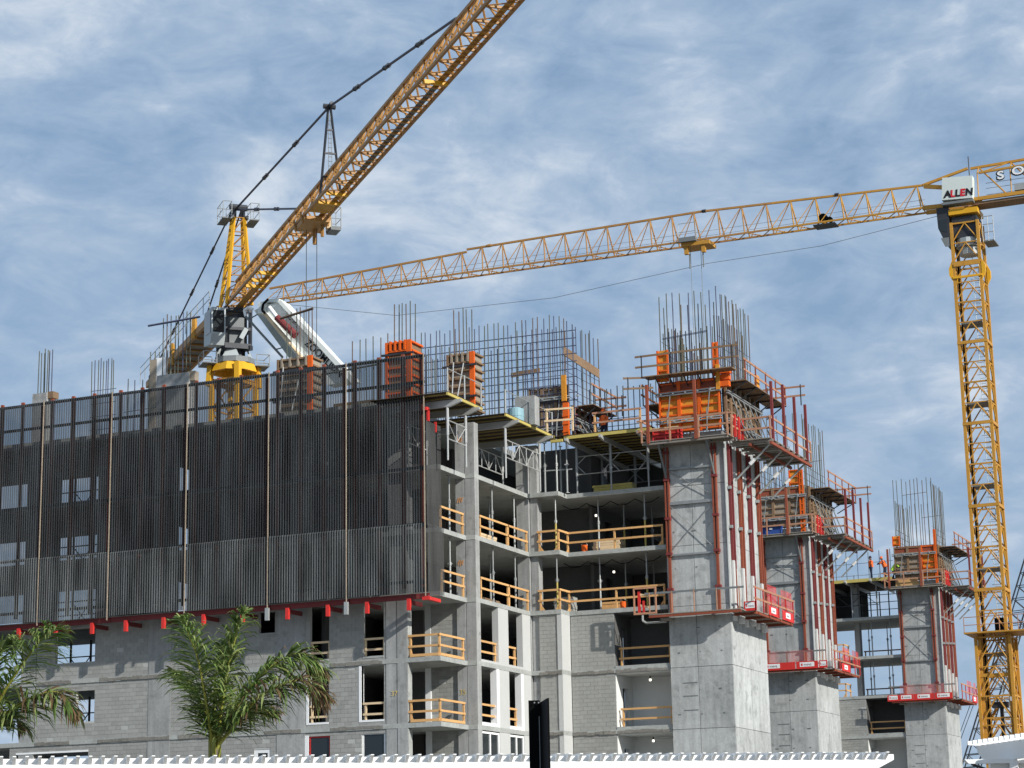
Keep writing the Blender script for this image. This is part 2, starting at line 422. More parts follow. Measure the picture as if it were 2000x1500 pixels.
# ================================================================== NEAR BUILDING
B1 = thing('unfinished_building', 'grey concrete block of flats under construction behind the dark screens, nearest to the viewer', 'building', (-55, 100, 0))
XR, YF, XE = -42.65, 90.0, -43.15
plan_low = [(-86,YF),(XE,YF),(XE,93.0),(XR,93.0),(XR,99.62),(-40.95,99.62),(-40.95,100.78),(-35.6,100.78),(-35.6,112),(-63,112),(-63,98.4),(-86,98.4)]
for z in FL: slab(B1, plan_low, z)
# top slab already cast over the long wing (left of the tables)
slab(B1, [(-86,YF),(-45.6,YF),(-45.6,112),(-63,112),(-63,98.4),(-86,98.4)], TOPZ+0.35, 0.3)
ST = [(FL[i], FL[i+1]-TH) for i in range(len(FL)-1)] + [(FL[-1], TOPZ+0.05)]   # clear heights, bottom and top
MB().box(-66,-45,90.1,90.3,0,2.5).build('ground_wall','concrete',B1)
# columns, one part per storey
def col(x0, x1, y0, y1, a, b, mt='concrete'):
    return MB().box(x0, x1, y0, y1, a, b).build('column', mt, B1)
for i, (a, b) in enumerate(ST):
    top = b if i < len(ST)-1 else 23.62
    c = col(-43.68, -43.21, 93.0, 93.55, a, top); MB().box(-43.175, XR, 93.02, 93.5, a, top).build('column_face', 'concrete', c)
    c = col(-43.32, XR, 99.66, 100.2, a, top); MB().box(XR+0.03, -42.22, 99.82, 100.35, a, top).build('column_face', 'concrete', c)
    if i < 4:
        c = col(-46.02, -45.45, 90.02, 90.45, a, top); MB().box(-45.42, -44.9, 90.0, 90.45, a, top).build('column_face', 'concrete', c)
        col(-59.3, -58.0, 90.03, 90.6, a, b)
    else:
        for x in (-45.5, -50.9, -55.4, -58.9, -62.3): col(x-0.5, x+0.4, 90.35, 91.1, a, b)
    for x in (-66.6, -70.5, -75): col(x-0.45, x+0.45, 90.05, 90.9, a, b)
    for x in (-66.0, -71): col(x-0.3, x+0.3, 97.4, 98.2, a, b)
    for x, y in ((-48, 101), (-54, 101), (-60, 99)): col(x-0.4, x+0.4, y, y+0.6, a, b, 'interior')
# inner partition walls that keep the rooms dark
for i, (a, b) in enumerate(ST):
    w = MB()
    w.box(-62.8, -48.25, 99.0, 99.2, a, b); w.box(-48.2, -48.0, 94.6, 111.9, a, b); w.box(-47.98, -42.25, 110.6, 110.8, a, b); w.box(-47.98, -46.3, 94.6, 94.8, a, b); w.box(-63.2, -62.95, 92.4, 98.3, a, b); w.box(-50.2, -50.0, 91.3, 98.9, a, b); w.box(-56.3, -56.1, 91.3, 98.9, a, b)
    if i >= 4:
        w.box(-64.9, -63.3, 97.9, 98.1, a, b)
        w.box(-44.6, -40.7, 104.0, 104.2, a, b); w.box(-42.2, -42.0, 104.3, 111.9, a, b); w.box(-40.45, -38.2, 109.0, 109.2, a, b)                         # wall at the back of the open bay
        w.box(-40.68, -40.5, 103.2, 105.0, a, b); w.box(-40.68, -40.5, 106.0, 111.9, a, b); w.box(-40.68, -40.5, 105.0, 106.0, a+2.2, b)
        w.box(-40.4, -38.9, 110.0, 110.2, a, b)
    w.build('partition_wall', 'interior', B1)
# stair flights seen through the open bay
for z in (15.2, 18.2):
    MB().poly([(-38.9, 108.2, z+1.7), (-36.6, 108.2, z+0.35), (-36.6, 108.2, z+0.05), (-38.9, 108.2, z+1.35)], (0, 1.2, 0)).build('stair_flight', 'concrete', B1)

# ---- long facade below the screens: block walls and openings per storey
A_OPS = {  # storey index -> openings (x0, x1, z0, z1)
 3: [(-64.95,-62.55,12.75,14.45), (-53.0,-52.1,13.55,14.6), (-50.15,-49.1,12.1,14.73), (-47.25,-46.15,12.1,14.73)],
 2: [(-63.6,-62.5,9.75,11.35), (-50.2,-49.12,9.1,11.66), (-47.35,-46.15,9.1,11.66)],
 1: [(-67.2,-62.8,6.1,8.25), (-53.2,-52.3,6.5,7.95), (-50.2,-49.05,5.95,8.45), (-47.35,-46.1,5.95,8.5)],
 0: []}
for i in (3, 2, 1, 0):
    a, b = ST[i]
    block_wall(B1, -66.1 if i > 1 else -67.6, -59.3, 90.06, a, b, [o for o in A_OPS[i] if o[1] < -59], seed=10+i)
    block_wall(B1, -58.0, -46.02, 90.06, a, b, [o for o in A_OPS[i] if o[0] > -58], seed=20+i)
    # recess behind the balcony: block wall, door post
    block_wall(B1, -45.14, -43.68, 93.14, a, b, seed=30+i)
    MB().box(-45.44, -45.15, 93.04, 93.3, a, b).build('door_post', 'white_paint' if i < 3 else 'pier_paint', B1)
# cast strips in the long facade
for i in (3, 2, 1):
    a, b = ST[i]
    MB().box(-51.95, -50.4, 90.025, 90.2, a, b).build('cast_strip', 'concrete', B1)
# rough brown slab bands where ledges were hacked off
rb = random.Random(5)
for z in (FL[3], FL[2]):
    for x0, x1 in ((-66.0,-63.9),(-62.2,-58.0),(-57.5,-55.2),(-52.6,-50.6),(-49.0,-46.2)):
        bm_ = MB(); x = x0
        while x < x1:
            w = rb.uniform(0.25, 0.6); bm_.box(x, min(x+w, x1), YF-0.012-rb.uniform(0,.012), YF+0.02, z-TH+rb.uniform(0,.05), z-rb.uniform(0.0,.06)); x += w+0.002
        bm_.build('slab_band', 'concrete_rough', B1)
# window frames and glass of the lowest storeys
def frame_Y(x0, x1, y, z0, z1, mt='white_paint', w=0.09, mull=0, glass=True, d=0.07, name='window'):
    f = MB(); f.box(x0, x0+w, y, y+d, z0, z1); f.box(x1-w, x1, y, y+d, z0, z1); f.box(x0+w, x1-w, y, y+d, z1-w, z1); f.box(x0+w, x1-w, y, y+d, z0, z0+w)
    o = f.build(name, mt, B1)
    if glass: MB().box(x0+w, x1-w, y+0.03, y+0.04, z0+w, z1-w).build('pane', 'glass', o)
    return o
frame_Y(-53.2,-52.3,90.08,6.5,7.95, w=0.17)
frame_Y(-50.2,-49.05,90.1,5.95,8.45,'red', w=0.07); MB().box(-50.42,-50.2,90.03,90.2,5.95,8.5).build('window_jamb','white_paint',B1)
frame_Y(-47.35,-46.1,90.1,5.95,8.5)
for x0, x1 in ((-50.2,-49.12), (-47.35,-46.15)):
    MB().box(x0-0.14, x0, 90.03, 90.3, 9.0, 11.66).build('window_jamb', 'white_paint', B1)
    MB().box(x0, x1, 90.03, 90.35, 9.0, 9.09).build('window_sill', 'white_paint', B1)
for x0, x1 in ((-50.15,-49.1), (-47.25,-46.15)):
    MB().box(x0, x1, 90.03, 90.35, 12.0, 12.09).build('window_sill', 'concrete_edge', B1)
MB().box(-67.2,-62.8,90.03,90.3,8.25,8.34).build('window_head','white_paint',B1)
for z0, z1 in ((11.95,14.73),(8.9,11.68),(5.85,8.6)):
    MB().box(-44.895,-44.86,90.02,90.43,z0,z1).build('column_edge','concrete_edge',B1)

# ---- side facade (looks to +X) below the third floor: piers between tall openings
for i in (3, 2, 1, 0):
    a, b = ST[i]
    for y0, y1 in ((95.62,96.85),(98.62,99.64)):
        MB().box(-43.0, XR-0.02, y0, y1, a, b).build('pier', 'pier_paint', B1)
    for y0, y1 in ((93.52,95.62),(96.85,98.62)):
        if i == 3: MB().box(-43.0, XR-0.03, y0, y1, a, a+0.12).build('window_sill', 'pier_paint', B1)
        elif i == 2: MB().box(-43.0, XR-0.01, y0, y1, a, a+0.16).build('window_sill', 'white_paint', B1)
        else:
            z1 = b-0.05; ym = (y0+y1)/2; f = MB()
            for p, q in ((y0,y0+.1),(ym-.05,ym+.05),(y1-.1,y1)): f.box(XR-0.16, XR-0.06, p, q, a, z1)
            f.box(XR-0.16, XR-0.06, y0+.1, ym-.05, z1-.1, z1); f.box(XR-0.16, XR-0.06, ym+.05, y1-.1, z1-.1, z1)
            o = f.build('window', 'white_paint', B1); MB().box(XR-0.125, XR-0.115, y0+.1, y1-.1, a, z1-.1).build('pane', 'glass', o)
    if i == 2:
        MB().box(-43.0, XR-0.005, 95.3, 95.62, a+.16, b).build('window_jamb','white_paint',B1); MB().box(-43.0, XR-0.005, 98.3, 98.62, a+.16, b).build('window_jamb','white_paint',B1)

# ---- blocks, loggias and open decks beside a core; reused for the far wing
def wing_walls(parent, dx, dy, single, white=True, lamps=True):
    for i in (3, 2, 1, 0):
        a, b = ST[i]
        block_wall(parent, -42.2+dx, -40.98+dx, 99.72+dy, a, b, single=single, seed=40+i)
        block_wall(parent, -40.93+dx, -38.55+dx, 100.84+dy, a, b, single=single, seed=50+i)
        MB().box(-41.2+dx, -40.955+dx, 99.66+dy, 100.82+dy, a, b).build('return_wall', 'pier_paint', parent)
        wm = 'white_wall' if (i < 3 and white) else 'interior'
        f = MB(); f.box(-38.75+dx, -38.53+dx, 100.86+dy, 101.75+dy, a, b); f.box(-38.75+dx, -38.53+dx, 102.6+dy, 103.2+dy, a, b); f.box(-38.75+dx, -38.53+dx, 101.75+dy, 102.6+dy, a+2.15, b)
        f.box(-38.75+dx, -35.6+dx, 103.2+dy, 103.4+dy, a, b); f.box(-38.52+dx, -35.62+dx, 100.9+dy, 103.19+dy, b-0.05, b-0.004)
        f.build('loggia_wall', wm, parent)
        MB().box(-38.53+dx, -35.6+dx, 100.80+dy, 100.95+dy, a, a+0.13).build('sill', 'concrete_edge', parent)
        MB().box(-39.2+dx, -38.98+dx, 101.1+dy, 103.18+dy, a, b-.01).build('door_leaf', 'dark_steel', parent)
wing_walls(B1, 0, 0, 300)
rb = random.Random(9)
for z in (FL[3], FL[2]):
    for x0, x1, y in ((-42.2,-40.97,99.62),(-40.9,-38.6,100.78),(-38.5,-35.7,100.78)):
        bm_ = MB(); x = x0
        while x < x1:
            w = rb.uniform(0.2, 0.5); bm_.box(x, min(x+w, x1), y-0.010-rb.uniform(0,.02), y+0.02, z-TH-0.02+rb.uniform(0,.05), z-rb.uniform(0.02,.1)); x += w+0.002
        bm_.build('slab_band', 'concrete_rough', B1)
T1 = tower(B1, -35.55, -32.3, 100.7, 106.6, 23.6, seed=1)
# spray-painted marks on the columns
def mark(txt, x, y, z, mt='spray_orange', sz=0.34, parent=B1):
    text_mesh(txt, mt, (x, y, z), (1,0,0), (0,0,1), sz, 'spray_mark', parent, depth=0.003)
mark('37', -45.75, 89.985, 10.15, 'spray_yellow'); mark('35', -43.6, 92.98, 10.3, 'spray_yellow', 0.36)
for z in (22.6, 19.6, 16.5):
    s_ = MB(); 
    for k in range(3): s_.bar((-43.58+k*.12, 92.975, z+rb.uniform(0,.1)), (-43.5+k*.1, 92.975, z+.3), .05, .006, up=(0,1,0))
    s_.build('spray_mark', 'spray_orange', B1)

# ---- starter bars and wall cages standing on the near building
def row(x0, x1, y, z0, z1, n):
    return [(x0+(x1-x0)*k/(n-1), y, z0, z1) for k in range(n)]
def rowY(y0, y1, x, z0, z1, n):
    return [(x, y0+(y1-y0)*k/(n-1), z0, z1) for k in range(n)]
# core cage
bars = row(-35.55,-32.4,100.9,24,31.1,9) + rowY(101.2,106.3,-32.45,24,31.0,14)[1:] + rowY(101.2,106.3,-35.5,24,29.7,12)[1:] + row(-35.2,-32.8,106.3,24,29.6,8)
bars += row(-35.4,-32.5,101.15,24,29.2,11) + rowY(101.4,106.2,-32.72,24,29.9,14) + rowY(101.3,106.1,-35.25,24,29.0,9) + row(-35.3,-32.6,100.98,24,30.4,7)
ties = []
for k in range(9):
    z = 24.6+k*0.5
    ties += [((-32.45,101.0,z),(-32.45,106.4,z)), ((-35.5,101.0,z),(-35.5,106.4,z))]
    if k < 4: ties += [((-35.6,106.3,z),(-32.4,106.3,z))]
ties += [((-35.4,100.82,28.75),(-32.95,100.82,28.9)), ((-35.4,100.84,28.7),(-32.95,100.84,28.85))]
rebar_cage(B1, bars, ties, seed=1)
# wall mesh behind the tables
bars = row(-49.4,-44.2,101,24.4,30.7,19) + row(-44.1,-40.6,101.3,24.4,30.2,13) + row(-49.3,-43.0,101.3,24.4,29.4,17)
ties = [((-49.6,101.05,24.9+k*.42),(-40.4,101.3,24.9+k*.42)) for k in range(13)]
rebar_cage(B1, bars, ties, ('rebar_green','rebar_blue','rebar_blue','rebar_blue'), seed=2, tr=.026)
# tall lift cage between the tables
bars = row(-44.6,-42.0,103,24.4,31.35,9) + rowY(103.3,108.5,-41.95,24.4,31.2,9) + row(-44.5,-42.1,107.5,24.4,31.6,6)
ties = [((-41.95,103,25.2+k*.45),(-41.95,108.6,25.2+k*.45)) for k in range(9)] + [((-44.6,103,25.0+k*.5),(-42,103,25.0+k*.5)) for k in range(8)]
rebar_cage(B1, bars, ties, ('rebar_green','rebar_blue','rebar_brown','rebar_blue'), seed=4)
MB().bar((-41.9,103.2,29.4),(-41.9,108.4,29.2),0.05,0.5).bar((-44.9,102.9,28.3),(-43.2,102.9,28.4),0.05,0.25).build('template_board','form_brown',B1)
# bars along the open deck next to the core
bars = row(-40.4,-36.6,103,24.1,27.0,13); ties = [((-40.5,103,24.5+k*.4),(-36.5,103,24.5+k*.4)) for k in range(4)]
rebar_cage(B1, bars, ties, ('rebar_green','rebar_green','rebar_blue'), seed=5)
# roof of the long wing
def stub(x0, x1, y0, y1, z0, z1, mt='concrete'):
    return MB().box(x0, x1, y0, y1, z0, z1).build('column_stub', mt, B1)
stub(-67.25,-66.35,90.5,91.2,24.4,27.2); MB().box(-66.35,-66.0,90.6,91.1,26.9,27.25).build('form_clamp','form_brown',B1)
rebar_cage(B1, [(-67.05,90.7,27,29.5),(-66.85,90.7,27,29.45),(-66.7,90.8,27,29.6),(-66.5,90.7,27,29.5),(-66.35,90.9,27,29.55),(-66.9,91.0,27,29.6),(-66.6,91.0,27,29.5)], [], seed=6)
bars = row(-68.0,-66.6,97,24.4,30.5,9) + row(-66.4,-63.5,98.1,24.4,29.4,7); ties = [((-68.1,97,25+k*.75),(-66.4,97,25+k*.75)) for k in range(6)] + [((-66.6,98.1,27.6),(-63.4,98.1,27.7))]
rebar_cage(B1, bars, ties, ('rebar_green','rebar_green','rebar_blue'), seed=7)
stub(-60.45,-58.5,92.0,92.6,24.4,27.75); MB().box(-58.5,-58.2,92.1,92.5,27.3,27.8).build('form_clamp','form_grey',B1)
bars = row(-60.3,-58.6,92.3,27.6,31.0,8); rebar_cage(B1, bars, [((-61.2,92.2,30.6),(-58.0,92.2,30.7))], ('rebar_brown','rebar_green','rebar_blue'), seed=8, tr=0.06)
stub(-66.2,-65.75,100,100.8,24.4,31.0,'form_grey'); MB().box(-65.74,-65.1,100,100.1,28.4,31.05).build('template_board','white_paint',B1)
rebar_cage(B1, row(-66.4,-65.0,100.4,28.5,31.6,6), [((-66.4,100.4,30.2),(-65,100.4,30.2))], ('rebar_green',), seed=9)
# bars standing in the four column forms
for x0, x1, y, z1, n, sd_ in ((-46.2,-45.3,91.4,29.7,6,11),(-43.85,-42.9,93.5,29.6,5,12),(-52.3,-50.8,91.4,30.1,7,13)):
    b_ = [(x0+(x1-x0)*(k % 3)/2+0.1*(k//3), y+0.3*(k//3), 24.4, z1-(0.0 if n != 7 else 0.1)) for k in range(n)] if n != 7 else row(x0,x1,y,24.4,z1,7)
    rebar_cage(B1, b_, [((x0-.1,y-.5,29.6),(x1+.3,y-.5,29.9))] if n == 7 else [], ('rebar_green','rebar_brown'), seed=sd_, tr=0.07 if n == 7 else 0.02)
bars = row(-49.9,-47.9,94,24.4,28.9,6) + rowY(94.2,99,-47.6,24.4,28.6,10)
rebar_cage(B1, bars, [((-52,93.9,27.2),(-48.2,93.9,27.4)),((-47.6,94.2,26.2),(-47.6,99,26.2))], ('rebar_brown','rebar_green'), seed=14, tr=0.05)
rebar_cage(B1, row(-49.3,-45.6,97.5,24.4,28.9,10), [((-49.4,97.5,25.6),(-45.5,97.5,25.7))], ('rebar_green',), seed=15)
stub(-42.15,-41.05,97.0,97.6,24.1,25.6)

# ================================================================== MIDDLE AND FAR BUILDINGS
X2, Y2, X3, Y3 = -37.16, 133.0, -35.44, 163.0
B2 = thing('unfinished_building', 'grey concrete core and decks of the middle building, partly hidden behind the front core', 'building', (-40, 135, 0))
d2 = (X2+32.3, Y2-100.7)
tower(B2, X2-3.25, X2, Y2, Y2+5.5, 23.6, seed=2)
for z in FL: slab(B2, [(-46,Y2+0.08),(X2-3.3,Y2+0.08),(X2-3.3,Y2+9),(-46,Y2+9)], z)
B3 = thing('unfinished_building', 'grey concrete core and open decks of the far building beside the right hand crane', 'building', (-38, 166, 0))
d3 = (X3+32.3+0.05, Y3-100.7)
tower(B3, X3-3.2, X3, Y3, Y3+4.8, 23.6, seed=3)
for z in FL: slab(B3, [(-49,Y3+0.08),(X3-3.22,Y3+0.08),(X3-3.22,Y3+7),(-49,Y3+7)], z)
wing_walls(B3, d3[0], d3[1], 0)
block_wall(B3, -49, -42.2+d3[0], 163.2, 0, FL[3]-TH, seed=77)
for i in (4, 5, 6):
    a, b = ST[i]
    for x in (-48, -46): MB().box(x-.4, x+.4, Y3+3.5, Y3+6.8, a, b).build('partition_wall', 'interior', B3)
    MB().box(-42.6, -42.2, Y3+1.5, Y3+2.2, a, b).build('column', 'concrete', B3)
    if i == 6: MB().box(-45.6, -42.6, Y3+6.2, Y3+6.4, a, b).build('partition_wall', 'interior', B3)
def core_cage(parent, x0, x1, y0, y1, ztop, seed):
    bars = row(x0+.1,x1-.1,y0+.2,24,ztop,10) + rowY(y0+.5,y1-.2,x1-.15,24,ztop-.3,10) + rowY(y0+.5,y1-.2,x0+.15,24,ztop-1.6,8) + row(x0+.3,x1-.4,y1-.3,24,ztop-1.2,6)
    ties = []
    for k in range(8):
        z = 24.6+k*.45; ties += [((x1-.15,y0+.2,z),(x1-.15,y1-.2,z)), ((x0+.15,y0+.2,z),(x0+.15,y1-.2,z))]
    ties += [((x0+.8,y0+.1,ztop-1.2),(x1-.4,y0+.1,ztop-1.1)), ((x0+1.3,y1-.4,ztop-2.4),(x1-.2,y1-.4,ztop-2.3))]
    rebar_cage(parent, bars, ties, ('rebar_green','rebar_green','rebar_brown'), seed=seed)
core_cage(B2, X2-3.25, X2, Y2, Y2+5.5, 31.2, 21)
core_cage(B3, X3-3.2, X3, Y3, Y3+4.8, 31.6, 22)
rebar_cage(B3, row(-45.4,-40,Y3+4,24,26.8,7), [((-45.4,Y3+4,25.8),(-39.8,Y3+4,25.9))], ('rebar_green','rebar_blue'), seed=23)
# ================================================================== perimeter screens on the long facade
YS = 88.55
SCX = [-73.9, -69.45, -65.0, -60.8, -56.3, -51.62, -47.32, -43.15]
SL = ['at the left edge of the picture, sky behind its top','left of the rebar stub, with bright openings behind it','below the lone column stub with starter bars','beneath the tower crane counter jib','in front of the yellow crane mast','in front of the grey column form','at the right end, beside the open balconies']
prm = random.Random(4)
def corrugated(x0, x1, y, z0, z1, nm, t, pale='', pitch=0.138, amp=0.03):
    """trapezoidal perforated sheet: raised ribs and the recessed pans between them"""
    n = max(2, int(round((x1-x0)/pitch))); w = (x1-x0)/n; yb0 = y; z1 += prm.uniform(-.05,.05); z0 += prm.uniform(-.03,.04); rb_ = MB(); pn = MB()
    for k in range(n):
        a = x0+w*k; y = yb0+.022*math.sin(k*.21+x0)+.012*math.sin(k*.057*3+z0); p = [(a, y+amp), (a+w*.50, y+amp), (a+w*.60, y-amp), (a+w*.88, y-amp), (a+w, y+amp)]
        for q in range(4):
            (xa, ya), (xb, yb) = p[q], p[q+1]
            (pn if q == 0 else rb_).add([(xa,ya,z0),(xb,yb,z0),(xb,yb,z1),(xa,ya,z1)], [(0,1,2,3)])
    o = pn.build(nm, 'screen_mesh'+pale, t); rb_.build('sheet_ribs', 'screen_rib'+pale, o, kind='stuff')
for k in range(len(SCX)-1):
    a, b = SCX[k]+0.02, SCX[k+1]-0.02
    t = thing('perimeter_screen', 'dark corrugated mesh safety screen ' + SL[k], 'safety screen', ((a+b)/2, YS, 14.7), 'dark mesh safety screens around the upper floors')
    corrugated(a, b, YS, 17.95, 26.15, 'mesh_sheet', t)
    corrugated(a, b, YS-0.07, 14.72, 17.98, 'lower_sheet', t, '_pale')
    for x in (a+0.25, a+1.55, a+2.85, b-0.3): MB().box(x, x+0.16, YS+0.112, YS+0.24, 15, 26.3 if x < b-1 else 26.0).build('screen_post', 'rust_red', t)
    for z in (26.02, 24.75, 20.6, 17.9, 15.2): MB().box(a, b, YS+0.05, YS+0.11, z, z+0.14).build('cross_rail', 'dark_steel', t)
    MB().box(b-0.0, b+0.035, YS-0.11, YS-0.05, 14.55, 26.2).build('edge_strip', 'form_grey', t)
    MB().box(a, b, YS+0.22, YS+0.42, 14.48, 14.72).build('bottom_beam', 'dark_red', t)  # darker red: shade on the set-back beam put into its colour
    for x in (a+0.9, a+3.1):
        br = MB().box(x, x+0.17, YS+0.05, YS+0.2, 13.95, 14.5).build('bracket', 'bright_red', t); MB().box(x+.03, x+.14, YS+.202, 90.0, 14.25, 14.45).build('bracket_arm', 'dark_red', br)
    if k in (4, 5): MB().box(b-.1, b+.08, YS-.1, YS+.05, 13.95, 14.55).build('edge_foot', 'galv', t)
t = thing('perimeter_screen', 'narrow see-through end screen returning from the dark screens to the balconies', 'safety screen', (-43.1, 89.4, 14.7), 'dark mesh safety screens around the upper floors')
def corr_x(mb, x, y0, y1, z0, z1):
    n = 11; vs = []; fs = []
    for k in range(n*2+1):
        y = y0+(y1-y0)*k/(2*n); xx = x+(0.03 if k % 2 else -0.03); vs += [(xx, y, z0), (xx, y, z1)]
    for k in range(n*2): fs.append((2*k, 2*k+2, 2*k+3, 2*k+1))
    mb.add(vs, fs)
mb = MB(); corr_x(mb, -43.08, YS+.05, 90.15, 17.9, 22.9); mb.build('mesh_sheet', 'screen_mesh_pale', t)
mb = MB(); corr_x(mb, -43.02, YS, 90.25, 14.72, 17.95); mb.build('lower_sheet', 'screen_mesh_pale', t)
MB().box(-43.3, -42.9, 88.4, 88.55, 14.35, 14.5).box(-43.3,-43.1,88.6,90,14.4,14.55).box(-43.12,-43.02,88.7,88.82,22.9,23.5).box(-43.12,-43.02,89.5,89.62,22.5,23.0).box(-43.12,-43.02,88.5,88.8,23.4,23.55).build('bracket','bright_red',t)

for z, w in ((FL[2],'through the small lower window at the left'),(FL[3],'through the wide window below the left screens'),(FL[4],'through the left screens, lowest open floor'),(FL[5],'through the left screens, middle open floor'),(FL[6],'through the left screens, highest open floor')):
    t = thing('scaffold', f'dark braced scaffold frames seen {w}', 'scaffold', (-65,96.5,z), 'dark scaffold frames behind the screens')
    for x in (-71.5,-70.2,-68.6,-67.3,-65.2,-64.4,-63.6): MB().box(x,x+.09,96.4,96.49,z,z+2.8).build('upright','dark_steel',t)
    f = MB()
    for zz in (.5,1.15,1.9): f.box(-71.5,-63.4,96.5,96.55,z+zz,z+zz+.06)
    for x in (-71.5,-68.6,-65.2): f.tube((x,96.45,z+.4),(x+1.3,96.45,z+1.9),.03).tube((x+1.3,96.45,z+.4),(x,96.45,z+1.9),.03)
    f.build('brace','dark_steel',t)
# ================================================================== timber guardrails
post_me = unit_mesh('post', MB().box(-.045,.045,-.045,.045,0,1.08), 'lumber')
post_pale = unit_mesh('post', MB().box(-.045,.045,-.045,.045,0,1.08), 'lumber_pale')
def guardrail(label, pts, z, group=None, mt='lumber', posts=None, toe=False, brace=True, name='guardrail', h=1.07, cat='guardrail'):
    p0 = Vector((*pts[0], z))
    t = thing(name, label, cat, p0, group)
    pm = {'lumber': post_me, 'lumber_pale': post_pale}.get(mt, post_me)
    for (a, b) in zip(pts, pts[1:]):
        a = Vector((*a, 0)); b = Vector((*b, 0)); d = (b-a).normalized(); nrm = Vector((d.y, -d.x, 0))
        for nm, zz in (('top_rail', h-0.05), ('mid_rail', h*0.48)):
            q = MB().bar(a+nrm*.06+Vector((0,0,z+zz))-d*.12, b+nrm*.06+Vector((0,0,z+zz))+d*.06, .045, .10); q.build(nm, mt, t)
        if toe: MB().bar(a+nrm*.06+Vector((0,0,z+.09)), b+nrm*.06+Vector((0,0,z+.09)), .04, .13).build('toe_board', mt, t)
        L = (b-a).length; n = max(1, int(round(L/2.3)))
        for k in range(n+1):
            if k == 0 and a.xy != Vector(pts[0]): continue
            c = a + d*(L*k/n)
            piece('post', pm, t, (c.x, c.y, z), (1,1,h/1.08))
            if brace and k in (0, n):
                s_ = -1 if k else 1
                MB().poly([(c.x+d.x*s_*.06, c.y+d.y*s_*.06, z+.02), (c.x+d.x*s_*.24, c.y+d.y*s_*.24, z+.02), (c.x+d.x*s_*.06, c.y+d.y*s_*.06, z+.24)], nrm*.03).build('kick_brace', mt, t)
    return t
GB = 'timber guardrails on the balconies'
guardrail('orange timber guardrail round the upper balcony under the screens', [(-44.75,90.1),(-43.25,90.1),(-43.25,92.7)], FL[3], GB, toe=True)
guardrail('orange timber guardrail round the lower balcony, behind the white pergola', [(-44.75,90.1),(-43.25,90.1),(-43.25,92.7)], FL[2], GB, toe=True)
GF = 'timber guardrails on the open floors of the corner bays'
for z, w in ((FL[4],'lower'), (FL[5],'upper')):
    guardrail(f'timber guardrail on the {w} open floor between dark end screen and corner column', [(-43.22,90.3),(-43.22,92.75)], z, GF, brace=False)
    guardrail(f'timber guardrail on the {w} open floor between the two corner columns', [(-42.72,93.7),(-42.72,97.0)], z, GF, brace=False)
    guardrail(f'short timber guardrail on the {w} open floor right of the shoring prop between corner columns', [(-42.72,97.1),(-42.72,99.45)], z, GF, brace=False)
    guardrail(f'long stepped timber guardrail along the {w} open floor left of the concrete core', [(-42.1,99.75),(-41.05,99.75),(-41.0,100.9),(-35.8,100.9)], z, GF)
GW = 'timber guardrails across wall openings'
for i, w in ((3,'upper'),(2,'lower')):
    z = FL[i]
    guardrail(f'two timber rails across the {w} tall opening left of the balconies, nearest the palm', [(-50.1,90.2),(-49.15,90.2)], z, GW, 'lumber_pale', brace=False)
    guardrail(f'two timber rails across the {w} tall opening beside the corner column of the long facade', [(-47.2,90.2),(-46.2,90.2)], z, GW, 'lumber_pale', brace=False)
    guardrail(f'timber guardrail in the {w} left opening between the painted piers', [(-42.85,93.6),(-42.85,95.55)], z, GW, brace=False)
    guardrail(f'small timber guardrail in the {w} right opening between the painted piers', [(-42.85,96.95),(-42.85,97.95)], z, GW, brace=False)
    guardrail(f'timber guardrail across the {w} loggia left of the concrete core', [(-38.3,101.15),(-35.7,101.15)], z, GW, brace=False)
GX = 'timber guardrails on the far building'
for z, w in ((FL[4],'lowest'),(FL[5],'middle')):
    guardrail(f'timber guardrail on the {w} open floor of the far building', [(-46.2,163.25),(-43.2,163.25),(-43.2,164.6)], z, GX)
    guardrail(f'thin red guardrail at the back of the {w} open floor of the far building', [(-43.1,169.6),(-38.9,169.6)], z, GX, 'lumber_red', brace=False)
guardrail('timber guardrail in the loggia of the far building', [(-41.4,163.5),(-38.75,163.5)], FL[3], GX)

# ================================================================== shoring props
def make_prop(h, kind=0):
    t = thing('shoring_prop', 'x', 'shoring prop', (0,0,0))
    up = 0.55*h
    MB().tube((0,0,0.02),(0,0,up),.05,n=8).build('outer_tube', 'galv' if kind else 'deck_yellow', t)
    MB().tube((0,0,up),(0,0,h-.02),.036,n=8).build('inner_tube', 'galv', t)
    MB().tube((0,0,up-.1),(0,0,up+.08),.075,n=8).bar((-.13,0,up),(.13,0,up),.03).build('collar', 'steel', t)
    MB().box(-.09,.09,-.09,.09,0,.02).build('base_plate', 'steel', t); MB().box(-.09,.09,-.09,.09,h-.02,h).build('head_plate', 'steel', t)
    return t
HP = 3.05-TH
props = {0: make_prop(HP-.004, 0), 1: make_prop(HP-.004, 1), 2: make_prop(2.72, 1)}
used = set()
def prop(kind, x, y, z, label):
    g_ = 'shoring props between the floors'
    p = props[kind]
    if kind not in used: used.add(kind); p.location = (x,y,z+.002); p['label'] = label; p['group'] = g_; return
    dup(p, (x,y,z+.002), prm.uniform(0,3), label, g_)
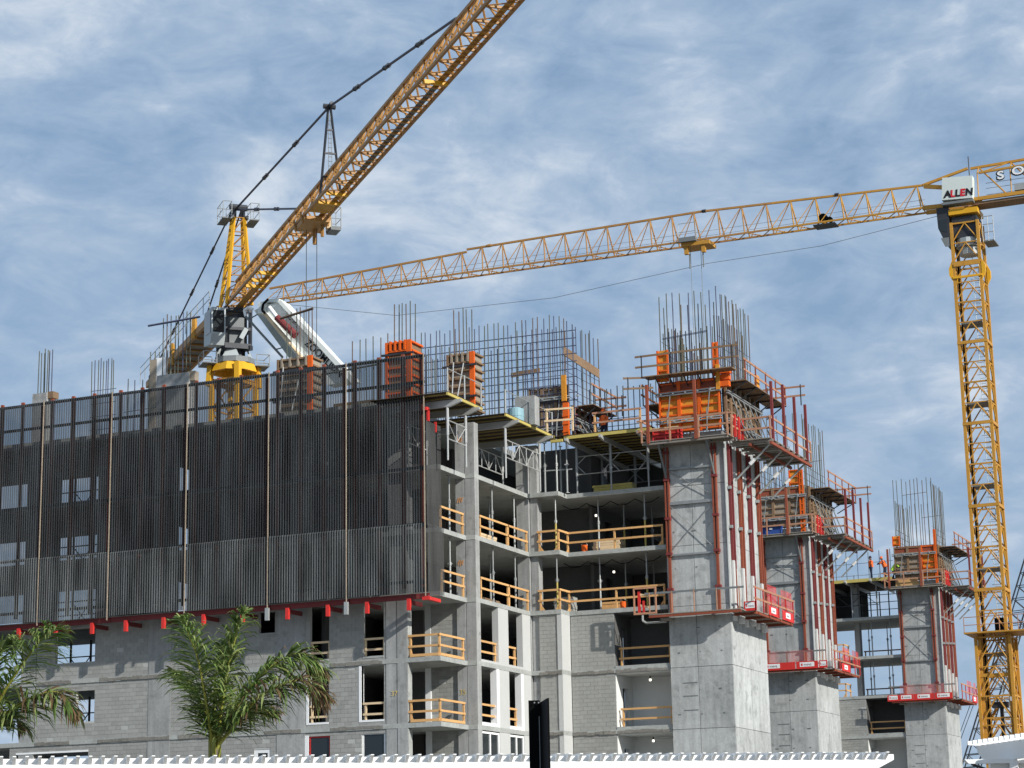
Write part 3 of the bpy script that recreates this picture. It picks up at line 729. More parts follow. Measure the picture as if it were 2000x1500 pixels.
for z, w in ((FL[4],'lower'),(FL[5],'upper')):
    for k, (kind, y) in enumerate(((1,95.85),(1,98.6))):
        prop(kind, -43.0, y, z, f'tall white steel prop on the {w} open floor between corner columns, {("left","right")[k]} of the pair')
    prop(1, -43.5, 91.9, z, f'thin steel prop on the {w} open floor beside the dark end screen')
    prop(1, -44.3, 98.4, z, f'slim steel prop deep inside the {w} corner bay')
    xs = [(-41.3,100.05,0),(-39.5,101.5,1),(-38.8,103.4,0),(-36.9,101.4,0),(-38.0,105.5,1),(-37.3,106.8,1),(-36.3,104.5,1)]
    for k, (x, y, kd) in enumerate(xs):
        prop(kd, x, y, z, f'steel prop on the {w} open floor left of the core, {ORD[k]}')
for k, (x, y) in enumerate(((-41.9,100.2),(-41.5,101.4),(-41.2,100.1),(-40.75,100.4))):
    prop(2, x, y, FL[6], f'yellow banded prop under the forming deck by the second corner column, {ORD[k]}')
for z, w in ((FL[4],'lowest'),(FL[5],'middle')):
    for k, x in enumerate((-45.0,-41.9,-41.1,-40.4,-39.6)):
        prop(1, x, 164.0+(k % 2)*2.2, z, f'dark prop against sky, {w} floor of the far building, {ORD[k]}')
for k in (0, 1, 2):
    if k not in used: bpy.data.objects.remove(props[k])

# ================================================================== slab tables (formwork) at the top deck
def slab_table_X(label, x1, y0, y1, x0, z):
    """table whose free edge looks to +X"""
    t = thing('slab_table', label, 'formwork table', ((x0+x1)/2, (y0+y1)/2, FL[6]), 'formwork tables under the top deck')
    MB().box(x0, x1, y0, y1, z-.03, z).build('plywood_deck', 'plywood', t)
    MB().box(x1-.09, x1+.0, y0, y1, z-.16, z-.034).build('edge_joist', 'deck_yellow', t)
    y = y0+.25
    while y < y1-.1:
        MB().box(x0+.1, x1-.1, y, y+.1, z-.09, z-.034).build('joist', 'joist_ochre', t); y += 0.78
    for y in (y0+0.7, y1-0.7):
        pass
    for yy in (y0+.9, y1-1.0):
        MB().poly([(x0+.2, yy, z-.2), (x1+.25, yy, z-.2), (x1+.25, yy, z-.32), (x1-.35, yy, z-.52), (x0+.2, yy, z-.52)], (0,.16,0)).build('main_beam', 'alu', t)
        for xx in (x1-.5, x1-2.6):
            MB().tube((xx, yy+.08, FL[6]+.0), (xx, yy+.08, FL[6]+1.2), .05, n=8).tube((xx, yy+.08, FL[6]+1.2), (xx, yy+.08, z-.52), .075, n=8).build('leg', 'alu', t)
    f = MB(); y_a, y_b = y0+.98, y1-.92
    for xx in (x1-.5, x1-2.6):
        for zz in (1.05, 1.95): f.tube((xx,y_a,FL[6]+zz),(xx,y_b,FL[6]+zz),.03)
        n = max(2, int((y_b-y_a)/0.8))
        for k in range(n):
            p = y_a+(y_b-y_a)*k/n; q = y_a+(y_b-y_a)*(k+1)/n
            f.tube((xx,p,FL[6]+(1.05 if k % 2 else 1.95)),(xx,q,FL[6]+(1.95 if k % 2 else 1.05)),.024); f.tube((xx,q,FL[6]+1.05),(xx,q,FL[6]+1.95),.022)
    f.build('truss', 'alu', t)
    return t
slab_table_X('tilting formwork table over the corner column, yellow edge beside the dark screens', -41.85, 88.4, 92.35, -46, 24.15)
slab_table_X('wide formwork table between the corner columns with yellow sloping edge', -41.3, 93.95, 100.2, -46, 24.12)
t = thing('slab_table', 'broad yellow formwork deck on braced frames left of the orange core forms', 'formwork table', (-38.5,104,FL[6]), 'formwork tables under the top deck')
MB().box(-41.2,-35.75,99.75,109,23.93,23.96).build('plywood_deck','plywood',t)
MB().box(-40.6,-35.8,99.7,99.8,23.74,23.9).build('edge_joist','deck_yellow',t); MB().box(-41.3,-40.65,99.6,99.75,23.62,23.76).build('edge_joist','deck_yellow',t)
y = 100.1
while y < 108.8: MB().box(-41.0,-35.8,y,y+.1,23.86,23.926).build('joist','joist_ochre',t); y += .72
for x in (-40.45,-38.55,-36.5):
    MB().poly([(x,99.4,23.75),(x,108.5,23.75),(x,108.5,23.5),(x,99.9,23.5),(x,99.4,23.6)],(.12,0,0)).build('main_beam','alu',t)
    for y in (100.9,104.5): MB().tube((x+.06,y,FL[6]),(x+.06,y,FL[6]+.9),.05,n=8).tube((x+.06,y,FL[6]+.9),(x+.06,y,23.5),.08,n=8).build('leg','steel',t)
f = MB()
for y in (100.9,104.5):
    for z in (FL[6]+1.0, FL[6]+1.95): f.tube((-40.4,y,z),(-36.4,y,z),.03)
    for a, b in ((-40.4,-38.5),(-38.5,-36.45)):
        f.tube((a,y,FL[6]+1.5),(a+.55,y,FL[6]+1.95),.025).tube((b,y,FL[6]+1.5),(b-.55,y,FL[6]+1.95),.025).tube((a,y,FL[6]+1.5),(a+.5,y,FL[6]+1.0),.025).tube((b,y,FL[6]+1.5),(b-.5,y,FL[6]+1.0),.025)
f.build('truss','steel',t)
MB().bar((-42.1,100.5,FL[6]+1.3),(-40.5,100.5,FL[6]+1.25),.06).build('brace_tube','galv',t)
t = thing('slab_table', 'thin yellow edged formwork deck on the far building with workers on top', 'formwork table', (-42,165,FL[6]), 'formwork tables under the top deck')
MB().box(-47.5,-38.8,162.2,170,23.9,23.95).build('plywood_deck','plywood',t); MB().box(-47.5,-38.8,162.12,162.2,23.7,23.95).build('edge_joist','deck_yellow',t)
for x in (-46.0,-44.4,-42.5,-40.5):
    MB().poly([(x,161.7,23.86),(x,169.5,23.86),(x,169.5,23.58),(x,162.1,23.58),(x,161.7,23.7)],(.12,0,0)).build('main_beam','alu',t); MB().tube((x+.06,163.6,FL[6]),(x+.06,163.6,23.58),.06,n=8).build('leg','steel',t)
f = MB()
for z in (FL[6]+1.0, FL[6]+1.9): f.tube((-46,163.6,z),(-40.3,163.6,z),.03)
for k in range(5): f.tube((-46+k*1.12,163.6,FL[6]+(1 if k%2 else 1.9)),(-44.88+k*1.12,163.6,FL[6]+(1.9 if k%2 else 1)),.025)
for k in range(6): f.tube((-42.8+k*.75,168,FL[6]),(-42.8+k*.75,168,23.58),.05)
for k in range(4): f.tube((-43,168,FL[6]+.5+k*.6),(-38.8,168,FL[6]+.5+k*.6),.03)
f.build('truss','dark_steel',t)
# steel pipe guardrail on the tables
def pipe_rail(label, pts, z, mt='galv', h=1.15, r=.028, lean=0.0, group='thin pipe guardrails on the top deck', n_mid=1, step=2.1):
    t = thing('pipe_guardrail', label, 'guardrail', (*pts[0], z), group)
    for a, b in zip(pts, pts[1:]):
        a = Vector((*a, z)); b = Vector((*b, z)); L = (b-a).length; n = max(1, int(round(L/step)))
        MB().tube(a+Vector((0,0,h)), b+Vector((0,0,h)), r*.8).build('top_rail', mt, t)
        if n_mid: MB().tube(a+Vector((0,0,h*.5)), b+Vector((0,0,h*.5)), r*.8).build('mid_rail', mt, t)
        for k in range(n+1):
            c = a+(b-a)*k/n; MB().tube(c-Vector((0,0,.1)), c+Vector((0,0,h+.05)), r*1.4).build('post', mt, t)
    return t
pipe_rail('slack wire guardrail on white posts along the tilted tables', [(-41.95,88.6),(-41.9,92.3)], 24.15, n_mid=0)
pipe_rail('wire guardrail on tall white posts along the wide table between the columns', [(-41.35,94.0),(-41.35,97.0),(-41.35,100.0)], 24.12, n_mid=0)
guardrail('pale timber guardrail with two bright boards in front of the brown wall forms', [(-41.35,99.3),(-40.0,99.5)], 24.1, 'timber guardrails on the top deck', 'lumber_pale', brace=False, h=1.25)
guardrail('red-brown timber rails left of the orange core forms', [(-39.0,100.1),(-36.5,100.1)], 24.0, 'timber guardrails on the top deck', 'lumber_red', brace=False)
pipe_rail('pipe guardrail at the edge of the far top deck', [(-45.5,168.5),(-39.3,168.5)], 23.95)
# ================================================================== climbing formwork round the three cores
rib_me = unit_mesh('rib', MB().box(0,1,-.09,.0,-.035,.035), 'orange')
rib_grey_me = unit_mesh('rib', MB().box(0,1,-.09,.0,-.035,.035), 'form_brown')
def wall_form(label, x0, x1, y, z0, z1, split=None, ribs=7, bays=3, seed=0, brown=False):
    """ribbed steel panel form looking to -Y"""
    t = thing('wall_form', label, 'wall formwork', ((x0+x1)/2, y, z0), 'wall formwork on the cores')
    rnd = random.Random(seed)
    xs = [x0+(x1-x0)*k/bays for k in range(bays+1)]
    for k, (a, b) in enumerate(zip(xs, xs[1:])):
        br = brown if split is None else (k < split)
        MB().box(a+.02, b-.02, y, y+.06, z0, z1).build('panel_face', 'form_grey' if br else 'form_yellow', t)
        for q in range(ribs):
            z = z0+.12+(z1-z0-.24)*q/(ribs-1)
            piece('rib', rib_grey_me if br else rib_me, t, (a+.04, y-.001, z), (b-a-.08, rnd.uniform(.9,1.3), rnd.uniform(.8,1.5)))
        MB().box(a+.0, a+.09, y-.12, y-.002, z0, z1).box(b-.09, b-.004, y-.118, y-.002, z0, z1).build('upright', 'form_brown' if br else 'orange', t)
    for q, (za, zb) in enumerate(((z1-.62, z1-.02), (z0+.02, z0+.2))):
        if not brown: MB().box(x0+.03, x1-.03, y-.05, y-.004, za, zb).build('dark_band', 'rust_red' if q == 0 else 'form_brown', t)  # dark gaps above and below, put in as dark strips
    for z in (z0+.55, z1-.7):
        MB().box(x0-.15, x1+.1, y-.27, y-.15, z-.06, z+.0).box(x0-.15, x1+.1, y-.27, y-.15, z+.06, z+.12).build('waler', 'galv', t)
        for k in range(5): MB().tube((x0+.2+k*.66, y-.34, z+.03), (x0+.2+k*.66, y-.14, z+.03), .05, n=6).build('tie_nut', 'galv', t)
    for x in (x0+.45, x1-.7): MB().tube((x, y-.35, z0-.1), (x+.25, y-.25, z1-.5), .03).tube((x+.1,y-.5,z0-.2),(x+.05,y-.3,z0+1.1),.03).build('push_pull_prop', 'mid_grey', t)
    return t
def side_form(label, x, y0, y1, z0, z1, mt=('form_brown','form_grey'), seed=0):
    """timber and steel form on the side that looks to +X"""
    t = thing('wall_form', label, 'wall formwork', (x, (y0+y1)/2, z0), 'wall formwork on the cores')
    rnd = random.Random(seed); n = max(4, int((y1-y0)/.75))
    MB().box(x-.06, x, y0, y1, z0, z1).build('panel_face', 'plywood', t)
    for k in range(n):
        a = y0+(y1-y0)*k/n; b = y0+(y1-y0)*(k+1)/n
        f = MB()
        f.box(x+.002, x+.13, a+.02, a+.12, z0, z1).box(x+.002, x+.13, b-.14, b-.04, z0, z1)
        f.build('upright', rnd.choice(mt), t)
        for q in range(6):
            z = z0+.15+(z1-z0-.3)*q/5
            MB().box(x+.003, x+.1, a+.13, b-.15, z-.04, z+.04).build('rib', rnd.choice(mt+('form_grey','lumber_pale')) if rnd.random() < .25 else mt[0], t)
    for z in (z0+.5, z1-.8): MB().box(x+.15, x+.27, y0-.1, y1+.1, z-.06, z).box(x+.15, x+.27, y0-.1, y1+.1, z+.06, z+.12).build('waler', 'steel', t)
    f = MB()
    for k in range(6):
        y = y0+.4+(y1-y0-.8)*k/5; f.tube((x+.9+.1*(k%2), y+.3, z0-.3), (x+.25, y, z1-.8), .035).tube((x+.7, y+.4, z0-.3), (x+.25, y, z0+.6), .03)
    f.build('push_pull_prop', 'mid_grey', t)
    return t
plank_me = {}
def planks(parent, x0, x1, y0, y1, z, along='X', mt='plank', w=.29, th=.05):
    n = max(1, int(round(((y1-y0) if along == 'X' else (x1-x0))/w)))
    for k in range(n):
        if along == 'X':
            a = y0+(y1-y0)*k/n; b = y0+(y1-y0)*(k+1)/n; q = MB().box(x0, x1, a+.008, b-.008, z-th+prm.uniform(-.008,.008), z+prm.uniform(-.008,.008))
        else:
            a = x0+(x1-x0)*k/n; b = x0+(x1-x0)*(k+1)/n; q = MB().box(a+.008, b-.008, y0, y1, z-th+prm.uniform(-.008,.008), z+prm.uniform(-.008,.008))
        q.build('plank', mt, parent)
def rails(parent, pts, z, hs, mt, post_mt=None, step=1.9, r=.05, h=1.1, ext=.25, postw=.09, skip=()):
    for i, (a, b) in enumerate(zip(pts, pts[1:])):
        a = Vector((*a, z)); b = Vector((*b, z)); d = (b-a).normalized(); L = (b-a).length; n = max(1, int(round(L/step)))
        for hh in hs: MB().bar(a-d*ext+Vector((0,0,hh)), b+d*ext+Vector((0,0,hh+prm.uniform(-.03,.03))), r, .1).build('rail', mt, parent)
        for k in range(n+1):
            if k == 0 and i > 0: continue
            c = a+(b-a)*k/n; MB().bar(c-Vector((0,0,.05)), c+Vector((0,0,h)), postw, postw).build('post', post_mt or mt, parent)
def core_set(x1, y0, wx, D, nm, seed, split, rows, upper=True):
    """nm: words that single out the core"""
    x0 = x1-wx; z = 23.06; e = D
    # --- working platform, front
    t = thing('climbing_platform', f'plank working platform with red posts across the front of the {nm}', 'work platform', ((x0+x1)/2, y0-.7, z), 'working platforms on the cores')
    planks(t, x0-.65, x1+.72, y0-1.45, y0-.06, z+.02, 'X')
    MB().box(x0-.6, x1+.68, y0-1.4, y0-1.28, z-.16, z-.04).box(x0-.6, x1+.68, y0-.5, y0-.38, z-.16, z-.04).build('joist', 'plank', t)
    for x in (x0+.2, x1-.5):
        b = MB().tube((x, y0-1.25, z-.12), (x, y0-.16, z-1.75), .06, n=8).tube((x, y0-1.3, z-.1), (x, y0-.1, z-.1), .05).tube((x,y0-.16,z-1.75),(x,y0-.16,z),.05)
        b.build('bracket', 'mid_grey', t)
    rails(t, [(x0-.6,y0-.1),(x0-.6,y0-1.42),(x1+.7,y0-1.42)], z, (.55,1.1), 'lumber_red', step=1.5, postw=.08)
    for x, h in ((x0-.25, 2.95), (x1-.95, 2.95)): MB().box(x-.07,x+.07,y0-1.5,y0-1.36,z-.1,z+h).build('standard', 'rust_red', t)
    # --- working platform, side
    t = thing('climbing_platform', f'deep plank platform with tall dark red posts right of the {nm}', 'work platform', (x1+1.4, y0+D/2, z), 'working platforms on the cores')
    planks(t, x1+.32, x1+2.38, y0+.35, y0+D+1.9, z-.02, 'Y')
    y = y0+.5
    while y < y0+D+1.8:
        MB().box(x1+.2, x1+2.45, y, y+.1, z-.2, z-.075).build('joist', 'plank', t); y += .95
    MB().box(x1+2.3, x1+2.42, y0+.4, y0+D+1.8, z-.34, z-.205).box(x1+1.2, x1+1.32, y0+.4, y0+D+1.8, z-.34, z-.205).build('edge_beam', 'rust_red', t)
    for k in range(4):
        y = y0+.8+(D+.3)*k/3
        MB().tube((x1+2.25, y, z-.22), (x1+.28, y, z-2.0), .055, n=8).tube((x1+2.3,y,z-.2),(x1+.2,y,z-.2),.045).build('bracket', 'galv', t)
        MB().tube((x1+1.12, y-.06, z-1.22), (x1+1.36, y-.06, z-1.0), .1, n=8).build('turnbuckle', 'white_paint', t)
        MB().box(x1+2.32, x1+2.45, y-.065, y+.065, z-.1, z+2.95+(.25 if k == 1 else 0)).build('standard', 'dark_red', t)
    rails(t, [(x1+.5,y0+.4),(x1+2.36,y0+.4),(x1+2.36,y0+D+1.85)], z, (.5,1.05), 'lumber_red', step=2.3, ext=.1, postw=.07)
    rails(t, [(x1+.75,y0-.9),(x1+.75,y0+.35)], z, (.5,1.0), 'lumber_red', step=1.2, ext=.05)
    for y in (y0-.5, y0+.15, y0+.75): MB().box(x1+.72,x1+.84,y,y+.12,z,z+1.15).build('red_post', 'bright_red', t)
    # --- forms
    wall_form(f'ribbed orange steel wall form on the front of the {nm}' if not split else f'half grey half orange ribbed wall form on the front of the {nm}', x0-.02, x1-.0, y0-.2, z+.55, z+3.25, split, seed=seed)
    side_form(f'brown timber and steel wall form on the right side of the {nm}', x1+.12, y0+.05, y0+D-.1, z+.5, z+3.25, seed=seed)
    t = thing('form_panel', f'narrow orange form panel sticking up at the {"left" if seed == 1 else "right"} corner of the {nm}', 'wall formwork', (x0, y0-.2, z+3.3), 'orange form panels above the platforms')
    for (a, b, p, q) in (((x0-.02,x0+.55,z+3.3,z+4.95),(x1-.25,x1-.02,z+3.3,z+5.05)) if seed == 1 else ((x1-1.0,x1-.35,z+3.3,z+4.3),(x1-.34,x1-.1,z+.2,z+4.3)) if seed == 2 else ((x1-.02,x1+.12,z+.2,z+4.4),(x0-.05,x0+.5,z+3.3,z+4.1))):
        MB().box(a, b, y0-.27, y0-.2, p, q).build('panel_face', 'form_yellow', t); MB().box(a-.03,a+.06,y0-.36,y0-.272,p,q).box(b-.06,b+.03,y0-.36,y0-.272,p,q).build('upright','orange',t)
        k = 0
        while p+.15+k*.42 < q: piece('rib', rib_me, t, (a+.06, y0-.274, p+.15+k*.42), (b-a-.12,1,1)); k += 1
    # --- pouring platform, front and side
    if upper:
        t = thing('pouring_platform', f'dark plank catwalk with pipe rails above the front form of the {nm}', 'work platform', ((x0+x1)/2,y0-.7,z+3.5), 'catwalks at the top of the core forms')
        planks(t, x0-.55, x1+.95, y0-1.15, y0-.3, z+3.5, 'X', 'form_brown')
        for k in range(5): MB().bar((x0+.1+k*.75, y0-1.1, z+3.42), (x0+.1+k*.75, y0-.3, z+2.95), .05).build('bracket', 'dark_steel', t)
        rails(t, [(x0-.6,y0-1.12),(x1+1.0,y0-1.12)], z+3.5, (.5,1.05), 'form_brown', 'dark_steel', step=1.4, postw=.05, r=.04, ext=.35)
        rails(t, [(x0-1.3,y0-1.3),(x0-.3,y0-1.0)], z+2.9, (.0,.55), 'form_brown', 'dark_steel', step=1.4, postw=.05, r=.04, h=.6)
        t = thing('pouring_platform', f'dark plank shelf left of the orange form of the {nm}', 'work platform', (x0-.6,y0+1,z+2.4), 'catwalks at the top of the core forms')
        planks(t, x0-1.05, x0-.1, y0+.2, y0+3.2, z+2.3, 'Y', 'form_brown')
        MB().tube((x0-1.0,y0+.3,z+2.25),(x0-.1,y0+.3,z+1.4),.04).tube((x0-1.0,y0+3,z+2.25),(x0-.1,y0+3,z+1.4),.04).build('bracket','dark_steel',t)
        rails(t, [(x0-1.05,y0+.2),(x0-1.05,y0+3.2)], z+2.3, (.5,1.0), 'lumber_red', 'dark_steel', step=1.5, postw=.05)
    t = thing('pouring_platform', f'sloping dark catwalk along the side form of the {nm}', 'work platform', (x1+.6,y0+D/2,z+3.1), 'catwalks at the top of the core forms')
    zz = z+3.1; dx = 1.25 if upper else 1.5
    planks(t, x1+.2, x1+dx, y0+.3, y0+D+1.6, zz, 'Y', 'form_brown')
    for k in range(5):
        y = y0+.5+(D+.8)*k/4; MB().tube((x1+dx-.1,y,zz-.07),(x1+.2,y,zz-.7),.035).bar((x1+.15,y,zz-.09),(x1+dx+.05,y,zz-.09),.06).build('bracket','dark_steel',t)
    rails(t, [(x1+dx-.05,y0+.4),(x1+dx-.05,y0+D+1.55)], zz, (.5,1.05), 'lumber_red', 'rust_red', step=1.6, postw=.06, r=.04)
    rails(t, [(x1+.2,y0+D+1.6),(x1+dx+.8,y0+D+1.6)], zz, (.5,1.0), 'lumber_red', 'dark_steel', step=1.2, postw=.05, r=.04)
    # --- trailing platform with red toe boards
    zl = 14.38
    t = thing('trailing_platform', f'lower hanging platform with red toe boards round the {nm}', 'work platform', ((x0+x1)/2,y0-.6,zl), 'hanging platforms below the climbing forms')
    planks(t, x0-.7, x1+.85, y0-1.0, y0-.08, zl, 'X')
    planks(t, x1+.1, x1+1.35, y0-.06, y0+D+.5, zl-.02, 'Y')
    MB().box(x0-.7,x1+.85,y0-.98,y0-.86,zl-.17,zl-.055).box(x1+1.2,x1+1.32,y0,y0+D+.5,zl-.19,zl-.08).build('edge_beam','rust_red',t)
    for k in range(4): MB().box(x1+.08,x1+1.4,y0+.3+k*D/3.2,y0+.42+k*D/3.2,zl-.2,zl-.072).build('joist','rust_red',t)
    bl = MB().box(x0-.2,x0+.35,y0-.7,y0-.2,zl-.3,zl-.18).box(x1-1.2,x1-.7,y0-.7,y0-.2,zl-.3,zl-.18); bl.build('spacer_block','plank',t)
    for k in range(6):
        MB().box(x1+.02, x1+.16+.1*(k%2), y0+.25+k*D/6.2, y0+.62+k*D/6.2, zl-.42-.07*(k%3), zl-.2).build('foam_pad','white_paint',t)
    toe = []
    if seed == 1: toe = [('Y', x1+.75, x1+1.38, y0-.1), ('X', y0+2.0, y0+3.6, x1+1.36), ('X', y0+4.4, y0+D+.4, x1+1.36)]
    elif seed == 2: toe = [('Y', x0-.7, x1-1.0, y0-1.02), ('Y', x1-.92, x1+.5, y0-1.02), ('Y', x1+.56, x1+1.1, y0-1.0), ('X', y0+1.5, y0+3.5, x1+1.36)]
    else: toe = [('Y', x0-1.0, x0-.1, y0-1.02), ('Y', x0-.08, x0+1.0, y0-1.02), ('Y', x0+1.02, x1-.6, y0-1.02), ('Y', x1-.55, x1+.8, y0-1.02), ('X', y0+3.5, y0+D+.4, x1+1.36)]
    for ax, a, b, c in toe:
        if ax == 'Y':
            o = MB().box(a,b,c-.03,c,zl-.05,zl+.42).build('toe_board','bright_red',t)
            w = min(.95,(b-a)*.75); m_ = (a+b)/2; MB().box(m_-w/2,m_+w/2,c-.036,c-.032,zl+.08,zl+.36).build('sign','white_paint',o)
            text_mesh('meva', 'ink_black', (m_-w*.24,c-.038,zl+.14),(1,0,0),(0,0,1),.25*min(1,w/.8),'lettering',o,.001)
            s_ = MB(); s_.box(m_-w*.42,m_-w*.30,c-.04,c-.0375,zl+.14,zl+.29); s_.build('emblem','bright_red',o)
        else:
            o = MB().box(c,c+.03,a,b,zl-.05,zl+.42).build('toe_board','bright_red',t)
            m_ = (a+b)/2; MB().box(c+.032,c+.036,m_-.4,m_+.4,zl+.08,zl+.36).build('sign','white_paint',o)
            text_mesh('meva','ink_black',(c+.038,m_-.25,zl+.14),(0,1,0),(0,0,1),.22,'lettering',o,.001)
    rails(t, [(x0-.65,y0-.96),(x1+.8,y0-.96)], zl, (1.05,), 'mid_grey', 'lumber_red', step=1.3, postw=.045, r=.03)
    rails(t, [(x1+1.36,y0-.1),(x1+1.36,y0+D+.5)], zl, (.55,1.1), 'lumber_red', 'red', step=1.3, postw=.06, r=.03)
    for (a, b) in ((y0+2.0,y0+3.6),(y0+4.4,y0+D+.4)):
        MB().box(x1+1.33,x1+1.335,a,b,zl+.42,zl+1.5).build('red_netting','net_red',t)
    if seed > 1: MB().box(x0,x1+.2,y0-.99,y0-.985,zl+.42,zl+1.15).build('red_netting','net_pale',t)
    # --- climbing rails
    RG = 'red climbing rails on the cores'
    for x, w in ((x0+.2,'left'),(x1-.52,'right')):
        t = thing('climbing_rail', f'rust red climbing rail on the {w} of the front face of the {nm}', 'climbing rail', (x,y0-.1,zl), RG)
        MB().box(x-.12,x-.045,y0-.2,y0-.03,17.3,z-.1).box(x+.045,x+.12,y0-.2,y0-.03,17.3,z-.1).box(x-.06,x+.07,y0-.17,y0-.05,zl+.1,17.3).build('channel','rust_red',t)
        for zz_ in (15.6,17.4,19.2,21.2,22.6): MB().box(x-.15,x+.15,y0-.24,y0-.01,zz_,zz_+.13).build('shoe','dark_red',t)
    t = thing('rail_bracing', f'thin crossed braces between the front climbing rails of the {nm}', 'bracing', (x0+wx/2,y0-.12,17), 'bracing between the climbing rails')
    a, b = x0+.32, x1-.64
    for zz_, hh in ((17.35,.09),(19.95,.16),(21.75,.1)): MB().box(a,b,y0-.14,y0-.06,zz_,zz_+hh).build('cross_bar','steel',t)
    MB().tube((a,y0-.13,19.9),(b,y0-.13,17.6),.018).tube((b,y0-.115,19.9),(a,y0-.115,17.6),.018).tube((a,y0-.13,20.3),(b,y0-.13,21.7),.018).tube((b,y0-.115,20.3),(a,y0-.115,21.7),.018).build('tie_rod','steel',t)
    for k in range(4):
        y = y0+.6+(D-1.2)*k/3
        t = thing('climbing_rail', f'climbing rail on the right face of the {nm}, {["at the front corner","second from front","third from front","farthest back"][k]}', 'climbing rail', (x1+.1,y,zl), RG)
        zb = 17.0-.35*k*.6
        MB().box(x1+.03,x1+.15,y-.15,y-.05,zb,z-.1).box(x1+.03,x1+.13,y+.27,y+.36,zb-.4,z-.15).build('channel','rust_red' if k % 2 else 'dark_red',t)
        MB().box(x1+.03,x1+.13,y-.16,y+.12,zl+.1,zb-.01).build('lower_board','board_white',t)
        MB().box(x1+.03,x1+.12,y+.28,y+.36,zl+.1,zb-.42).build('lower_rail','rust_red',t)
        MB().box(x1+.03,x1+.07,y+.02,y+.2,zb,z-.3).build('backing_board','board_white',t)
        MB().box(x1+.02,x1+.2,y-.3,y-.18,18.6+.1*k,18.75+.1*k).build('shoe','galv',t); MB().box(x1+.02,x1+.2,y-.3,y-.18,20.6,20.75).build('shoe','galv',t)
    t = thing('drain_pipe', f'slim pale pipe down the corner of the {nm}', 'pipe', (x1-.1,y0-.05,zl), 'pale pipes on the core corners')
    MB().tube((x1+.03,y0-.06,zl+.2),(x1+.03,y0-.06,z-.2),.055,n=8).build('pipe_run','galv',t)
NM = ['nearest concrete core','middle concrete core','far concrete core']
core_set(-32.3, 100.7, 3.25, 5.9, NM[0], 1, None, 3, True)
core_set(X2, Y2, 3.25, 5.6, NM[1], 2, 3, 3, False)
core_set(X3, Y3, 3.2, 4.8, NM[2], 3, 2, 3, False)
t = thing('form_panel', 'stack of orange form ends at the right front corner of the nearest concrete core', 'wall formwork', (-32.1,100.5,26.2), 'orange form panels above the platforms')
for k in range(3): MB().box(-32.35+.05*k,-31.75,100.25+.1*k,100.6+.1*k,25.75+k*.36,26.02+k*.36).build('form_end','orange',t)
MB().box(-32.4,-32.2,100.2,100.3,25.6,26.9).box(-31.8,-31.7,104.9,105.5,26.3,27.3).build('end_strip','form_yellow',t)
# loose things on the platforms
t = thing('crate', 'bright red slatted crate on the platform of the nearest core', 'crate', (-34.9,99.75,23.1))
MB().box(-35.65,-34.3,99.55,100.15,23.1,23.2).build('base','red',t)
for k in range(3): MB().box(-35.65,-34.3,99.5,99.55,23.24+k*.17,23.36+k*.17).box(-34.3,-34.25,99.55,100.15,23.24+k*.17,23.36+k*.17).box(-35.65,-34.3,100.15,100.2,23.24+k*.17,23.36+k*.17).build('slat','red',t)
for x in (-35.65,-35.0,-34.32): MB().box(x,x+.07,99.46,99.5,23.1,23.72).build('batten','red',t)
MB().box(-35.7,-34.25,99.48,100.2,23.73,23.77).build('lid','lumber_pale',t)
t = thing('tool_box', 'blue steel box on the platform of the middle core', 'tool box', (X2-2.5,Y2-1.0,23.1))
MB().box(X2-3.3,X2-1.5,Y2-1.3,Y2-.7,23.1,23.55).build('body','blue',t); MB().box(X2-3.33,X2-1.47,Y2-1.33,Y2-.67,23.552,23.65).build('lid','blue',t)
MB().box(X2-2.2,X2-2.0,Y2-1.36,Y2-1.32,23.4,23.5).build('latch','white_paint',t)
t = thing('cardboard_sheet', 'tan cardboard sheet leaning on the front rail of the far core platform', 'cardboard', (X3-2.4,Y3-1.1,23.1))
MB().poly([(X3-3.0,Y3-1.25,23.12),(X3-1.1,Y3-1.25,23.12),(X3-1.4,Y3-1.1,23.75),(X3-3.0,Y3-1.1,23.8)],(0,.03,0)).build('sheet','cardboard',t)
t = thing('gate', 'small red framed gate with pale boards, left end of the nearest core lower platform', 'gate', (-36.6,99.9,14.4))
f = MB().box(-37.05,-36.98,99.7,99.78,14.4,15.75).box(-35.9,-35.83,99.7,99.78,14.4,15.75).box(-36.98,-35.9,99.7,99.78,15.68,15.75).box(-36.98,-35.9,99.7,99.78,14.4,14.5)
f.build('gate_frame','lumber_red',t); MB().box(-36.85,-36.72,99.8,99.9,14.45,15.6).box(-36.6,-36.5,99.8,99.9,14.45,15.1).build('red_post','bright_red',t)
for z in (14.75,15.3): MB().bar((-36.8,99.85,z+.15),(-36.25,99.85,z),.05,.1).build('board','lumber_pale',t)
t = thing('box_of_ties', 'red mesh basket deep on the open floor left of the nearest core', 'basket', (-36.4,104,18))
MB().box(-37.2,-35.8,106,106.6,15.0,15.9).build('basket_body','red',t)
f = MB()
for k in range(5): f.box(-37.2+k*.34,-37.16+k*.34,105.96,106,15.9,16.9)
f.box(-37.2,-35.8,105.96,106,16.9,16.95).box(-37.2,-35.8,105.96,106,16.4,16.45); f.build('mesh_side','orange',t)

